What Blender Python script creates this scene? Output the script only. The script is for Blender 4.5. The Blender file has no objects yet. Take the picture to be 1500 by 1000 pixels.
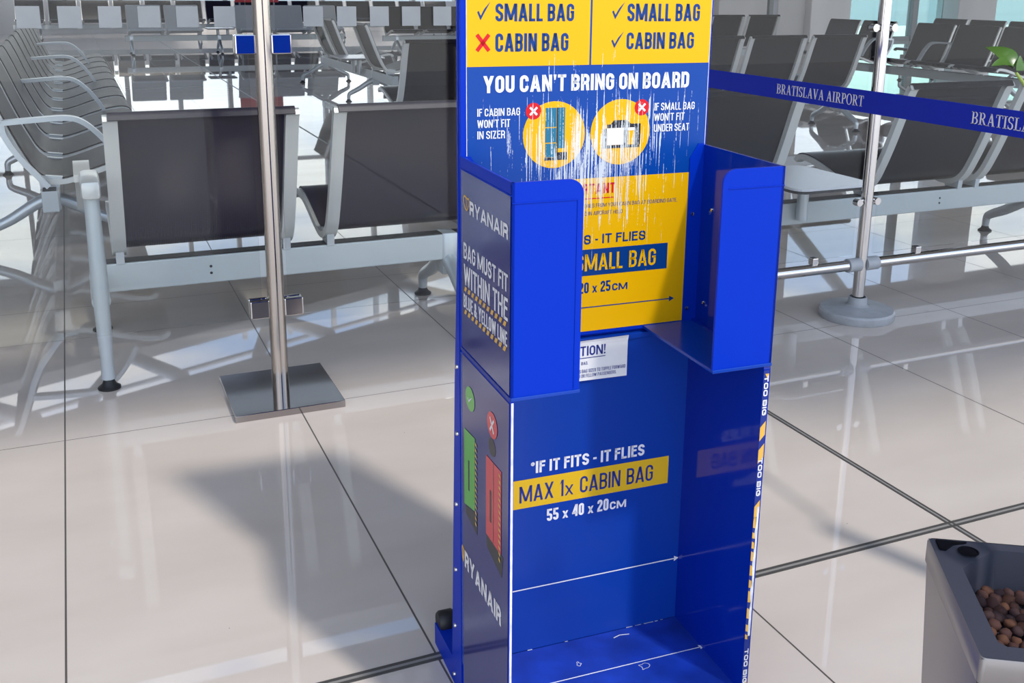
import bpy, bmesh, math, random
from mathutils import Vector, Matrix, Euler

random.seed(7)
PI = math.pi
scene = bpy.context.scene
COL = scene.collection

# ------------------------------------------------------------------ camera
PITCH, YAW, ROLL, CAM_H = 0.251487, 0.409816, 0.0092593, 1.143
cp, sp, cy, sy = math.cos(PITCH), math.sin(PITCH), math.cos(YAW), math.sin(YAW)
fwd = Vector((sy * cp, cy * cp, -sp))
right = Vector((cy, -sy, 0))
up = right.cross(fwd)
r2 = math.cos(ROLL) * right + math.sin(ROLL) * up
u2 = -math.sin(ROLL) * right + math.cos(ROLL) * up
cam_d = bpy.data.cameras.new('camera')
cam = bpy.data.objects.new('camera', cam_d)
COL.objects.link(cam)
M = Matrix((r2, u2, -fwd)).transposed().to_4x4()
M.translation = (0, 0, CAM_H)
cam.matrix_world = M
cam_d.sensor_width = 36
cam_d.lens = 1501.25 / 1500 * 36
cam_d.shift_x = -(761.93 - 750) / 1500
cam_d.shift_y = -(500 - 366.2) / 1500
cam_d.clip_start = 0.02
cam_d.clip_end = 500
scene.camera = cam

# ------------------------------------------------------------------ exposure
scene.view_settings.view_transform = 'Standard'
scene.view_settings.look = 'None'
scene.view_settings.gamma = 1
scene.view_settings.use_curve_mapping = False
scene.view_settings.exposure = 0.22

# ------------------------------------------------------------------ sky
world = bpy.data.worlds.new('sky')
scene.world = world
world.use_nodes = True
nt = world.node_tree
nt.nodes.clear()
N = nt.nodes.new
tc = N('ShaderNodeTexCoord')
sep = N('ShaderNodeSeparateXYZ')
nt.links.new(tc.outputs['Generated'], sep.inputs[0])
ramp = N('ShaderNodeValToRGB')
ramp.color_ramp.elements[0].position = 0.0
ramp.color_ramp.elements[0].color = (0.95, 0.97, 1.0, 1)
ramp.color_ramp.elements[1].position = 0.42
ramp.color_ramp.elements[1].color = (0.20, 0.43, 0.86, 1)
nt.links.new(sep.outputs['Z'], ramp.inputs[0])
mp = N('ShaderNodeMapping')
mp.inputs['Scale'].default_value = (2.2, 2.2, 6.5)
nt.links.new(tc.outputs['Generated'], mp.inputs[0])
cl = N('ShaderNodeTexNoise')
cl.inputs['Scale'].default_value = 2.0
cl.inputs['Detail'].default_value = 6
nt.links.new(mp.outputs[0], cl.inputs['Vector'])
cr = N('ShaderNodeValToRGB')
cr.color_ramp.elements[0].position = 0.44
cr.color_ramp.elements[1].position = 0.60
nt.links.new(cl.outputs[0], cr.inputs[0])
mx = N('ShaderNodeMix')
mx.data_type = 'RGBA'
nt.links.new(cr.outputs[0], mx.inputs[0])
nt.links.new(ramp.outputs[0], mx.inputs[6])
mx.inputs[7].default_value = (1.0, 1.0, 1.0, 1)
bg = N('ShaderNodeBackground')
bg.inputs['Strength'].default_value = 1.95
nt.links.new(mx.outputs[2], bg.inputs['Color'])
wo = N('ShaderNodeOutputWorld')
nt.links.new(bg.outputs[0], wo.inputs[0])

# ------------------------------------------------------------------ sun
SUN_DIR = Vector((-0.373, 1.02, -1.5))
sd = bpy.data.lights.new('sun', 'SUN')
sd.energy = 2.15
sd.angle = math.radians(3.2)
sd.color = (1.0, 0.935, 0.85)
sun = bpy.data.objects.new('sun', sd)
COL.objects.link(sun)
sun.rotation_euler = SUN_DIR.to_track_quat('-Z', 'Y').to_euler()
sun.location = (2, -6, 10)


# ================================================================== helpers
def mat(name, base, rough=0.5, metal=0.0, spec=0.5, coat=0.0, emit=None):
    m = bpy.data.materials.new(name)
    m.use_nodes = True
    b = m.node_tree.nodes['Principled BSDF']
    b.inputs['Base Color'].default_value = (*base, 1)
    b.inputs['Roughness'].default_value = rough
    b.inputs['Metallic'].default_value = metal
    b.inputs['Specular IOR Level'].default_value = spec
    if coat:
        b.inputs['Coat Weight'].default_value = coat
        b.inputs['Coat Roughness'].default_value = 0.08
    return m


def vary(m, scale=(8, 8, 8), amt=0.12, detail=4, rough_amt=0.0):
    """mottle a principled material's base colour with object-space noise"""
    t = m.node_tree
    b = t.nodes['Principled BSDF']
    base = b.inputs['Base Color'].default_value[:]
    tc = t.nodes.new('ShaderNodeTexCoord')
    mp = t.nodes.new('ShaderNodeMapping')
    mp.inputs['Scale'].default_value = scale
    t.links.new(tc.outputs['Object'], mp.inputs[0])
    n = t.nodes.new('ShaderNodeTexNoise')
    n.inputs['Scale'].default_value = 1
    n.inputs['Detail'].default_value = detail
    t.links.new(mp.outputs[0], n.inputs['Vector'])
    r = t.nodes.new('ShaderNodeValToRGB')
    r.color_ramp.elements[0].position = 0.3
    r.color_ramp.elements[1].position = 0.7
    r.color_ramp.elements[0].color = tuple(c * (1 - amt) for c in base[:3]) + (1,)
    r.color_ramp.elements[1].color = tuple(min(1, c * (1 + amt)) for c in base[:3]) + (1,)
    t.links.new(n.outputs[0], r.inputs[0])
    t.links.new(r.outputs[0], b.inputs['Base Color'])
    return m


class MB:
    """collects shapes into one bmesh, linked as one mesh object"""

    def __init__(self):
        self.bm = bmesh.new()

    def box(self, x0, x1, y0, y1, z0, z1, bevel=0.0):
        bm = self.bm
        r = bmesh.ops.create_cube(bm, size=1)
        for v in r['verts']:
            v.co = Vector(((x0 + x1) / 2 + v.co.x * (x1 - x0), (y0 + y1) / 2 + v.co.y * (y1 - y0),
                           (z0 + z1) / 2 + v.co.z * (z1 - z0)))
        if bevel:
            es = list({e for v in r['verts'] for e in v.link_edges})
            bmesh.ops.bevel(bm, geom=es, offset=bevel, segments=2, affect='EDGES', profile=0.5)
        return self

    def prism(self, poly, axis, a, b):
        """extrude a 2-D polygon along an axis; poly uses the other two axes in order"""
        def P(p, t):
            return {'x': (t, p[0], p[1]), 'y': (p[0], t, p[1]), 'z': (p[0], p[1], t)}[axis]
        bm = self.bm
        A = [bm.verts.new(P(p, a)) for p in poly]
        B = [bm.verts.new(P(p, b)) for p in poly]
        n = len(poly)
        bm.faces.new(A)
        bm.faces.new(B[::-1])
        for i in range(n):
            bm.faces.new((A[i], B[i], B[(i + 1) % n], A[(i + 1) % n]))
        return self

    def poly(self, pts):
        self.bm.faces.new([self.bm.verts.new(p) for p in pts])
        return self

    def tube(self, pts, r, seg=12, closed_ends=True, flat=None):
        """sweep a circle (or ellipse: flat = second radius) along points"""
        bm = self.bm
        pts = [Vector(p) for p in pts]
        rings = []
        prev = None
        for i, p in enumerate(pts):
            d = (pts[min(i + 1, len(pts) - 1)] - pts[max(i - 1, 0)]).normalized()
            if prev is None:
                ref = Vector((1, 0, 0)) if abs(d.x) < 0.9 else Vector((0, 0, 1))
                s = (ref - d * ref.dot(d)).normalized()
            else:
                s = (prev - d * prev.dot(d)).normalized()
            prev = s
            t = d.cross(s)
            rr = r[i] if isinstance(r, (list, tuple)) else r
            r2_ = rr if flat is None else flat
            rings.append([bm.verts.new(p + s * math.cos(2 * PI * k / seg) * rr + t * math.sin(2 * PI * k / seg) * r2_)
                          for k in range(seg)])
        for a, b in zip(rings, rings[1:]):
            for k in range(seg):
                bm.faces.new((a[k], a[(k + 1) % seg], b[(k + 1) % seg], b[k]))
        if closed_ends:
            bm.faces.new(rings[0][::-1])
            bm.faces.new(rings[-1])
        return self

    def lathe(self, prof, c=(0, 0, 0), seg=32):
        bm = self.bm
        c = Vector(c)
        rings = []
        for r, z in prof:
            if r < 1e-6:
                rings.append([bm.verts.new(c + Vector((0, 0, z)))])
            else:
                rings.append([bm.verts.new(c + Vector((r * math.cos(2 * PI * k / seg), r * math.sin(2 * PI * k / seg), z)))
                              for k in range(seg)])
        for a, b in zip(rings, rings[1:]):
            for k in range(seg):
                k2 = (k + 1) % seg
                if len(a) == 1 and len(b) == 1:
                    continue
                if len(a) == 1:
                    bm.faces.new((a[0], b[k2], b[k]))
                elif len(b) == 1:
                    bm.faces.new((a[k], a[k2], b[0]))
                else:
                    bm.faces.new((a[k], a[k2], b[k2], b[k]))
        return self

    def build(self, name, m, parent=None, smooth=None, loc=None):
        bmesh.ops.recalc_face_normals(self.bm, faces=self.bm.faces)
        me = bpy.data.meshes.new(name)
        self.bm.to_mesh(me)
        self.bm.free()
        me.materials.append(m)
        if smooth:
            for p in me.polygons:
                p.use_smooth = True
            me.set_sharp_from_angle(angle=math.radians(smooth))
        o = bpy.data.objects.new(name, me)
        COL.objects.link(o)
        if parent:
            o.parent = parent
        if loc:
            o.location = loc
        return o


def thing(name, label, cat, loc=(0, 0, 0), rz=0.0, group=None):
    o = bpy.data.objects.new(name, None)
    o.empty_display_size = 0.1
    COL.objects.link(o)
    o.location = loc
    o.rotation_euler = (0, 0, rz)
    tag(o, label, cat, group)
    return o


def tag(o, label, cat, group=None):
    o['label'] = label
    o['category'] = cat
    if group:
        o['group'] = group
    return o


def struct(o):
    o['kind'] = 'structure'
    return o


def linkcopy(src, parent, loc=None, rot=None):
    o = src.copy()
    COL.objects.link(o)
    o.parent = parent
    if loc is not None:
        o.location = loc
    if rot is not None:
        o.rotation_euler = rot
    return o


def spline(pts, n=6):
    """Catmull-Rom through 2-D/3-D points"""
    P = [Vector(p) for p in pts]
    P = [2 * P[0] - P[1]] + P + [2 * P[-1] - P[-2]]
    out = []
    for i in range(1, len(P) - 2):
        for k in range(n):
            t = k / n
            a, b, c, d = P[i - 1], P[i], P[i + 1], P[i + 2]
            out.append(0.5 * ((2 * b) + (c - a) * t + (2 * a - 5 * b + 4 * c - d) * t * t + (3 * b - a - 3 * c + d) * t ** 3))
    out.append(P[-2])
    return out


# ------------------------------------------------------------------ lettering
def _arc(cx, cz, rx, rz, a0, a1, n=6):
    return [(cx + rx * math.cos(math.radians(a0 + (a1 - a0) * k / n)), cz + rz * math.sin(math.radians(a0 + (a1 - a0) * k / n))) for k in range(n + 1)]


def band(P, t, closed=False):
    """a line of thickness t along points, with mitred joints, as quads"""
    P = [Vector(p) for p in P]
    Q = [P[0]]
    for p in P[1:]:
        if (p - Q[-1]).length > 1e-5:
            Q.append(p)
    P = Q
    if closed and (P[0] - P[-1]).length < 1e-5:
        P.pop()
    n = len(P)
    Lf, Rt = [], []
    for i in range(n):
        if closed or 0 < i < n - 1:
            d0 = (P[i] - P[i - 1]).normalized()
            d1 = (P[(i + 1) % n] - P[i]).normalized()
        elif i == 0:
            d0 = d1 = (P[1] - P[0]).normalized()
        else:
            d0 = d1 = (P[-1] - P[-2]).normalized()
        m = Vector((-d0.y - d1.y, d0.x + d1.x)).normalized()
        c = max(0.45, m.dot(Vector((-d0.y, d0.x))))
        o = m * (t / 2 / c)
        Lf.append(P[i] + o)
        Rt.append(P[i] - o)
    m = n if closed else n - 1
    return [[tuple(q) for q in (Lf[i], Lf[(i + 1) % n], Rt[(i + 1) % n], Rt[i])] for i in range(m)]


def glyph(c, t, kx=1.0):
    """condensed grotesque capitals one unit high; returns (width, polygons)"""
    h = t / 2
    W = {'M': 0.36 + 2.0 * t, 'W': 0.38 + 2.0 * t, 'N': 0.27 + 1.2 * t, '&': 0.34 + t, 'A': 0.28 + 1.3 * t, 'V': 0.26 + 1.3 * t, 'Y': 0.26 + 1.3 * t,
         'X': 0.28 + 1.2 * t, 'E': 0.20 + t, 'F': 0.19 + t, 'L': 0.18 + t, 'T': 0.24 + t, 'Z': 0.25 + t, 'x': 0.27 + 1.1 * t, '4': 0.28 + t}
    w = W.get(c, 0.25 + t)
    nst = {'M': 2.0, 'W': 2.0}.get(c, 1.0)
    w = nst * t + (w - nst * t) * kx
    r_max = 0.17 * min(1.6, max(1.0, kx))
    X0, X1, Z0, Z1 = h, w - h, h, 1 - h
    r = min((X1 - X0) / 2, r_max, 0.24)
    R = lambda a, b_, c_, d: [(a, c_), (b_, c_), (b_, d), (a, d)]
    dg = lambda x0, z0, x1, z1, q: [(x0 - q / 2, z0), (x0 + q / 2, z0), (x1 + q / 2, z1), (x1 - q / 2, z1)]
    TR = _arc(X1 - r, Z1 - r, r, r, 0, 90)
    TL = _arc(X0 + r, Z1 - r, r, r, 90, 180)
    BL = _arc(X0 + r, Z0 + r, r, r, 180, 270)
    BR = _arc(X1 - r, Z0 + r, r, r, 270, 360)
    stem = R(0, t, 0, 1)
    tq = t * 1.08
    if c in 'O0':
        return w, band(TR + TL + BL + BR, t, True)
    if c == 'C':
        return w, band([(X1, 0.64)] + TR + TL + BL + BR + [(X1, 0.36)], t)
    if c == 'G':
        return w, band([(X1, 0.68)] + TR + TL + BL + BR + [(X1, 0.52)], t) + [R(w * 0.52, w, 0.46, 0.46 + t * 0.8)]
    if c == 'U':
        return w, band([(X0, 1)] + BL + BR + [(X1, 1)], t)
    if c == 'J':
        return w, band([(X0, 0.3)] + BL + BR + [(X1, 1)], t)
    if c == 'S':
        P = [(X1, 0.70)] + TR + TL + [(X0, 0.68), (X0 + 0.05 * w, 0.59), (w / 2, 0.50), (X1 - 0.05 * w, 0.41), (X1, 0.32)] + BR[::-1] + BL[::-1] + [(X0, 0.30)]
        return w, band(P, t)
    if c == 'D':
        return w, [stem] + band([(t * 0.5, Z1)] + TR[::-1] + BR[::-1] + [(t * 0.5, Z0)], t)
    if c in 'PR':
        zb = 0.43 if c == 'P' else 0.46
        rb = min(r, (Z1 - zb) / 2)
        o = [stem] + band([(t * 0.5, Z1)] + _arc(X1 - rb, Z1 - rb, rb, rb, 90, 0) + _arc(X1 - rb, zb + rb, rb, rb, 0, -90) + [(t * 0.5, zb)], t)
        if c == 'R':
            o.append(dg(w - t * 0.5, 0, w - t * 0.72, zb, t * 1.02))
        return w, o
    if c == 'B':
        zm = 0.515
        rb = min(r, (Z1 - zm) / 2)
        return w, [stem] + band([(t * 0.5, Z1)] + _arc(X1 - rb, Z1 - rb, rb, rb, 90, 0) + _arc(X1 - rb, zm + rb, rb, rb, 0, -90) + [(t * 0.5, zm)], t) + \
            band([(t * 0.5, zm)] + _arc(X1 - rb, zm - rb, rb, rb, 90, 0) + _arc(X1 - rb, Z0 + rb, rb, rb, 0, -90) + [(t * 0.5, Z0)], t)
    if c == 'A':
        return w, [dg(tq / 2, 0, w / 2, 1, tq), dg(w - tq / 2, 0, w / 2, 1, tq), R(w * 0.24, w * 0.76, 0.19, 0.19 + t * 0.8)]
    if c == 'V':
        return w, [dg(w / 2, 0, tq / 2, 1, tq), dg(w / 2, 0, w - tq / 2, 1, tq)]
    if c == 'Y':
        return w, [dg(w / 2, 0.40, tq / 2, 1, tq), dg(w / 2, 0.40, w - tq / 2, 1, tq), R(w / 2 - h, w / 2 + h, 0, 0.46)]
    if c == 'X':
        return w, [dg(tq / 2, 0, w - tq / 2, 1, tq), dg(w - tq / 2, 0, tq / 2, 1, tq)]
    if c == 'x':
        tq = t * 0.9
        return w, [dg(tq / 2, 0, w - tq / 2, 0.62, tq), dg(w - tq / 2, 0, tq / 2, 0.62, tq)]
    if c == 'I':
        return t, [stem]
    if c == 'L':
        return w, [stem, R(0, w, 0, t * 0.92)]
    if c in 'EF':
        o = [stem, R(0, w, 1 - t * 0.92, 1), R(0, w * 0.92, 0.48, 0.48 + t * 0.85)]
        if c == 'E':
            o.append(R(0, w, 0, t * 0.92))
        return w, o
    if c == 'T':
        return w, [R(w / 2 - h, w / 2 + h, 0, 1), R(0, w, 1 - t * 0.92, 1)]
    if c == 'H':
        return w, [stem, R(w - t, w, 0, 1), R(0, w, 0.46, 0.46 + t * 0.85)]
    if c == 'N':
        return w, [stem, R(w - t, w, 0, 1), dg(w - tq * 0.55, 0, tq * 0.55, 1, tq * 1.0)]
    if c == 'M':
        return w, [stem, R(w - t, w, 0, 1), dg(w / 2, 0.08, tq * 0.55, 1, tq), dg(w / 2, 0.08, w - tq * 0.55, 1, tq)]
    if c == 'W':
        return w, [dg(w * 0.27, 0, tq / 2, 1, tq), dg(w * 0.27, 0, w / 2, 0.95, tq), dg(w * 0.73, 0, w / 2, 0.95, tq), dg(w * 0.73, 0, w - tq / 2, 1, tq)]
    if c == 'K':
        return w, [stem, dg(t * 0.8, 0.35, w - h, 1, tq), dg(w - h, 0, w * 0.45, 0.6, tq)]
    if c == 'Z':
        return w, [R(0, w, 1 - t * 0.92, 1), R(0, w, 0, t * 0.92), dg(tq / 2, 0, w - tq / 2, 1, tq)]
    if c == '1':
        return t * 1.55, [R(t * 0.55, t * 1.55, 0, 1), [(0, 0.80), (0, 0.72), (t * 0.6, 0.84), (t * 0.6, 1.0)]]
    if c == '2':
        return w, band([(X0, 0.68)] + TL[::-1] + TR[::-1] + [(X1, 0.62), (X0 + 0.02, 0.24), (X0, t * 0.5)], t) + [R(0, w, 0, t * 0.92)]
    if c == '4':
        return w, [R(w * 0.58, w * 0.58 + t, 0, 1), R(0, w, 0.20, 0.20 + t * 0.85), dg(h, 0.26, w * 0.58 + h * 0.8, 1, t)]
    if c == '5':
        rb = r
        return w, [R(0, w * 0.95, 1 - t * 0.92, 1), R(0, t, 0.46, 1)] + band([(t * 0.4, 0.62 - h)] + _arc(X1 - rb, 0.62 - h - rb, rb, rb, 90, 0) + BR[::-1] + BL[::-1] + [(X0, 0.26)], t)
    if c == '-':
        return 0.3, [R(0, 0.3, 0.36, 0.36 + t * 0.9)]
    if c == "'":
        return t, [[(0, 1), (t, 1), (t * 0.7, 0.68), (t * 0.3, 0.68)]]
    if c == '!':
        return t * 1.1, [[(0, 1), (t * 1.1, 1), (t * 0.85, 0.30), (t * 0.25, 0.30)], R(0.05 * t, t * 1.05, 0, t)]
    if c == '.':
        return t, [R(0, t, 0, t)]
    if c == ',':
        return t, [R(0, t, 0, t), [(t * 0.4, 0), (t, 0), (t * 0.5, -0.14), (t * 0.1, -0.14)]]
    if c == '*':
        o = []
        for k in range(3):
            a_ = k * PI / 3 + PI / 6
            d = Vector((math.cos(a_), math.sin(a_))) * 0.16
            o += band([(0.16 - d.x, 0.80 - d.y), (0.16 + d.x, 0.80 + d.y)], t * 0.6)
        return 0.32, o
    if c == '&':
        rb = (w * 0.62 - t) / 2
        cx = w * 0.42
        return w, band([(w - h * 0.7, 0.0), (cx - rb, 0.70)] + _arc(cx, Z1 - rb, rb, rb, 190, -10) + [(cx + rb, 0.66), (X0, 0.34)] + _arc(X0 + rb * 1.1, Z0 + rb, rb * 1.1, rb, 170, 300) + [(w - h, 0.42)], t)
    return w, [R(0, w, 0, 1)]


def put_text(mb, s, fn, w0, w1, h0, h1, t=0.15, gap=0.075, word=0.20):
    """fn maps (a, b) on the plane to 3-D; the line fills w0..w1 x h0..h1 with letters of even stroke"""
    def lay(kx):
        x, polys = 0.0, []
        gk = gap * (0.5 + 0.5 * kx)
        for ch in s:
            if ch == ' ':
                x += word * (0.4 + 0.6 * kx)
                continue
            w, ps = glyph(ch, t, kx)
            for p in ps:
                polys.append([(x + a, c) for a, c in p])
            x += w + gk
        return x - gk, polys
    want = abs(w1 - w0) / abs(h1 - h0)
    lo, hi = 0.45, 4.0
    for _ in range(24):
        mid = (lo + hi) / 2
        if lay(mid)[0] < want:
            lo = mid
        else:
            hi = mid
    x, polys = lay((lo + hi) / 2)
    for p in polys:
        flat(mb, fn, [(w0 + a / x * (w1 - w0), h0 + c * (h1 - h0)) for a, c in p])


def line_text(name, m, parent, s, fn, w0, w1, h0, h1, t=0.15, gap=0.075, word=0.20):
    q = MB()
    put_text(q, s, fn, w0, w1, h0, h1, t, gap, word)
    return q.build(name, m, parent)


def mark(name, m, parent, draw, *args):
    """one printed shape as its own part"""
    q = MB()
    draw(q, *args)
    return q.build(name, m, parent)


def flat(mb, fn, pts):
    mb.bm.faces.new([mb.bm.verts.new(fn(*p)) for p in pts])


def rect(mb, fn, a0, a1, b0, b1):
    flat(mb, fn, [(a0, b0), (a1, b0), (a1, b1), (a0, b1)])


def disc(mb, fn, ca, cb, ra, rb=None, n=40):
    rb = rb or ra
    flat(mb, fn, [(ca + ra * math.cos(2 * PI * k / n), cb + rb * math.sin(2 * PI * k / n)) for k in range(n)])


def stroke(mb, fn, pts, w):
    for (a0, b0), (a1, b1) in zip(pts, pts[1:]):
        d = Vector((a1 - a0, b1 - b0)).normalized()
        n = Vector((-d.y, d.x)) * w / 2
        flat(mb, fn, [(a0 - n.x, b0 - n.y), (a1 - n.x, b1 - n.y), (a1 + n.x, b1 + n.y), (a0 + n.x, b0 + n.y)])


# ================================================================== materials
def make_floor():
    m = mat('polished_tile', (0.56, 0.53, 0.50), 0.02, 0, 0.6)
    t = m.node_tree
    b = t.nodes['Principled BSDF']
    L = t.links.new
    tc = t.nodes.new('ShaderNodeTexCoord')
    sp_ = t.nodes.new('ShaderNodeSeparateXYZ')
    L(tc.outputs['Object'], sp_.inputs[0])

    def line(sock, off, pitch, half):
        a = t.nodes.new('ShaderNodeMath'); a.operation = 'SUBTRACT'; a.inputs[1].default_value = off
        L(sock, a.inputs[0])
        p = t.nodes.new('ShaderNodeMath'); p.operation = 'PINGPONG'; p.inputs[1].default_value = pitch / 2
        L(a.outputs[0], p.inputs[0])
        c = t.nodes.new('ShaderNodeMath'); c.operation = 'LESS_THAN'; c.inputs[1].default_value = half
        L(p.outputs[0], c.inputs[0])
        return c.outputs[0]
    la = line(sp_.outputs['X'], -0.102, 0.6, 0.0019)
    lb = line(sp_.outputs['Y'], 1.497, 1.2, 0.0014)
    mxm = t.nodes.new('ShaderNodeMath'); mxm.operation = 'MAXIMUM'
    L(la, mxm.inputs[0]); L(lb, mxm.inputs[1])
    # tile-to-tile tone and soft veining
    n1 = t.nodes.new('ShaderNodeTexNoise'); n1.inputs['Scale'].default_value = 2.2; n1.inputs['Detail'].default_value = 5
    mp = t.nodes.new('ShaderNodeMapping'); mp.inputs['Scale'].default_value = (1.0, 2.4, 1)
    mp.inputs['Rotation'].default_value = (0, 0, 0.5)
    L(tc.outputs['Object'], mp.inputs[0]); L(mp.outputs[0], n1.inputs['Vector'])
    r = t.nodes.new('ShaderNodeValToRGB')
    r.color_ramp.elements[0].position = 0.3; r.color_ramp.elements[0].color = (0.55, 0.49, 0.44, 1)
    r.color_ramp.elements[1].position = 0.7; r.color_ramp.elements[1].color = (0.61, 0.55, 0.50, 1)
    L(n1.outputs[0], r.inputs[0])
    # a few scuff specks
    n2 = t.nodes.new('ShaderNodeTexNoise'); n2.inputs['Scale'].default_value = 38; n2.inputs['Detail'].default_value = 2
    L(tc.outputs['Object'], n2.inputs['Vector'])
    g = t.nodes.new('ShaderNodeMath'); g.operation = 'GREATER_THAN'; g.inputs[1].default_value = 0.795
    L(n2.outputs[0], g.inputs[0])
    sc = t.nodes.new('ShaderNodeMix'); sc.data_type = 'RGBA'
    L(g.outputs[0], sc.inputs[0]); L(r.outputs[0], sc.inputs[6]); sc.inputs[7].default_value = (0.33, 0.3, 0.28, 1)
    mx_ = t.nodes.new('ShaderNodeMix'); mx_.data_type = 'RGBA'
    L(mxm.outputs[0], mx_.inputs[0]); L(sc.outputs[2], mx_.inputs[6]); mx_.inputs[7].default_value = (0.09, 0.08, 0.075, 1)
    L(mx_.outputs[2], b.inputs['Base Color'])
    rr = t.nodes.new('ShaderNodeMapRange')
    rr.inputs['To Min'].default_value = 0.018; rr.inputs['To Max'].default_value = 0.5
    L(mxm.outputs[0], rr.inputs[0]); L(rr.outputs[0], b.inputs['Roughness'])
    return m


def make_steel(name, base=(0.62, 0.61, 0.60), rough=0.18):
    return mat(name, base, rough, 1.0)


def make_print(name, base, wear=1.0, rough=0.32):
    """printed sheet of the sizer board, with the white vertical scratch marks of handling"""
    m = mat(name, base, rough, 0, 0.25)
    t = m.node_tree
    L = t.links.new
    b = t.nodes['Principled BSDF']
    tc = t.nodes.new('ShaderNodeTexCoord')
    sp_ = t.nodes.new('ShaderNodeSeparateXYZ')
    L(tc.outputs['Object'], sp_.inputs[0])

    def noise(scale, detail=3, rot=0.0, rough_=0.6):
        mp = t.nodes.new('ShaderNodeMapping')
        mp.inputs['Scale'].default_value = scale
        mp.inputs['Rotation'].default_value = (0, rot, 0)
        L(tc.outputs['Object'], mp.inputs[0])
        n = t.nodes.new('ShaderNodeTexNoise')
        n.inputs['Scale'].default_value = 1
        n.inputs['Detail'].default_value = detail
        n.inputs['Roughness'].default_value = rough_
        L(mp.outputs[0], n.inputs['Vector'])
        return n.outputs[0]

    def M(op, a, b_=None):
        n = t.nodes.new('ShaderNodeMath'); n.operation = op
        for i, v in enumerate((a, b_)):
            if v is None:
                continue
            if isinstance(v, (int, float)):
                n.inputs[i].default_value = v
            else:
                L(v, n.inputs[i])
        return n.outputs[0]
    # how worn each spot is: densest in the middle of the board between head and waist height
    du = M('DIVIDE', M('SUBTRACT', sp_.outputs['X'], 0.205), 0.125)
    du = M('MULTIPLY', du, du)
    dz = M('DIVIDE', M('SUBTRACT', sp_.outputs['Z'], 0.890), 0.115)
    dz = M('MULTIPLY', dz, dz)
    dens = M('EXPONENT', M('MULTIPLY', M('ADD', M('MULTIPLY', du, 0.7), dz), -0.75))
    streak = noise((360, 1, 8), 3, 0.0, 0.6)
    patch = noise((55, 1, 9), 3)
    fine = noise((600, 1, 260), 2)
    slant = noise((240, 1, 13), 2, 0.25)
    s = M('ADD', M('MULTIPLY', streak, 0.66), M('ADD', M('MULTIPLY', patch, 0.24), M('MULTIPLY', fine, 0.10)))
    thr = M('SUBTRACT', 0.672, M('MULTIPLY', dens, 0.180))
    k1 = M('GREATER_THAN', s, thr)
    s2 = M('ADD', M('MULTIPLY', slant, 0.75), M('MULTIPLY', fine, 0.25))
    k2 = M('GREATER_THAN', s2, M('SUBTRACT', 0.735, M('MULTIPLY', dens, 0.10)))
    k = M('MULTIPLY', M('MAXIMUM', k1, k2), 0.80 * wear)
    mx_ = t.nodes.new('ShaderNodeMix'); mx_.data_type = 'RGBA'
    L(k, mx_.inputs[0])
    mx_.inputs[6].default_value = (*base, 1)
    mx_.inputs[7].default_value = (0.72, 0.76, 0.76, 1)
    L(mx_.outputs[2], b.inputs['Base Color'])
    return m


def schlick(t, f0):
    """reflectance of a thin pane, the same from either side"""
    g_ = t.nodes.new('ShaderNodeNewGeometry')
    d = t.nodes.new('ShaderNodeVectorMath'); d.operation = 'DOT_PRODUCT'
    t.links.new(g_.outputs['Incoming'], d.inputs[0])
    t.links.new(g_.outputs['Normal'], d.inputs[1])
    prev = d.outputs['Value']
    for op, v in (('ABSOLUTE', None), ('SUBTRACT', 1.0), ('POWER', 5.0), ('MULTIPLY', 1 - f0), ('ADD', f0)):
        n = t.nodes.new('ShaderNodeMath'); n.operation = op
        if op == 'SUBTRACT':
            n.inputs[0].default_value = v
            t.links.new(prev, n.inputs[1])
        else:
            t.links.new(prev, n.inputs[0])
            if v is not None:
                n.inputs[1].default_value = v
        prev = n.outputs[0]
    return prev


def make_glass():
    m = bpy.data.materials.new('clear_glass')
    m.use_nodes = True
    t = m.node_tree
    t.nodes.clear()
    o = t.nodes.new('ShaderNodeOutputMaterial')
    tr = t.nodes.new('ShaderNodeBsdfTransparent'); tr.inputs[0].default_value = (0.955, 0.97, 0.965, 1)
    gl = t.nodes.new('ShaderNodeBsdfGlossy'); gl.inputs['Roughness'].default_value = 0.0
    mx_ = t.nodes.new('ShaderNodeMixShader')
    t.links.new(schlick(t, 0.018), mx_.inputs[0])
    t.links.new(tr.outputs[0], mx_.inputs[1])
    t.links.new(gl.outputs[0], mx_.inputs[2])
    t.links.new(mx_.outputs[0], o.inputs[0])
    return m


def make_tint():
    m = bpy.data.materials.new('teal_window_glass')
    m.use_nodes = True
    t = m.node_tree
    t.nodes.clear()
    o = t.nodes.new('ShaderNodeOutputMaterial')
    tr = t.nodes.new('ShaderNodeBsdfTransparent'); tr.inputs[0].default_value = (0.66, 0.86, 0.82, 1)
    gl = t.nodes.new('ShaderNodeBsdfGlossy'); gl.inputs['Roughness'].default_value = 0.02
    mx_ = t.nodes.new('ShaderNodeMixShader')
    t.links.new(schlick(t, 0.05), mx_.inputs[0])
    t.links.new(tr.outputs[0], mx_.inputs[1])
    t.links.new(gl.outputs[0], mx_.inputs[2])
    t.links.new(mx_.outputs[0], o.inputs[0])
    return m


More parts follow.
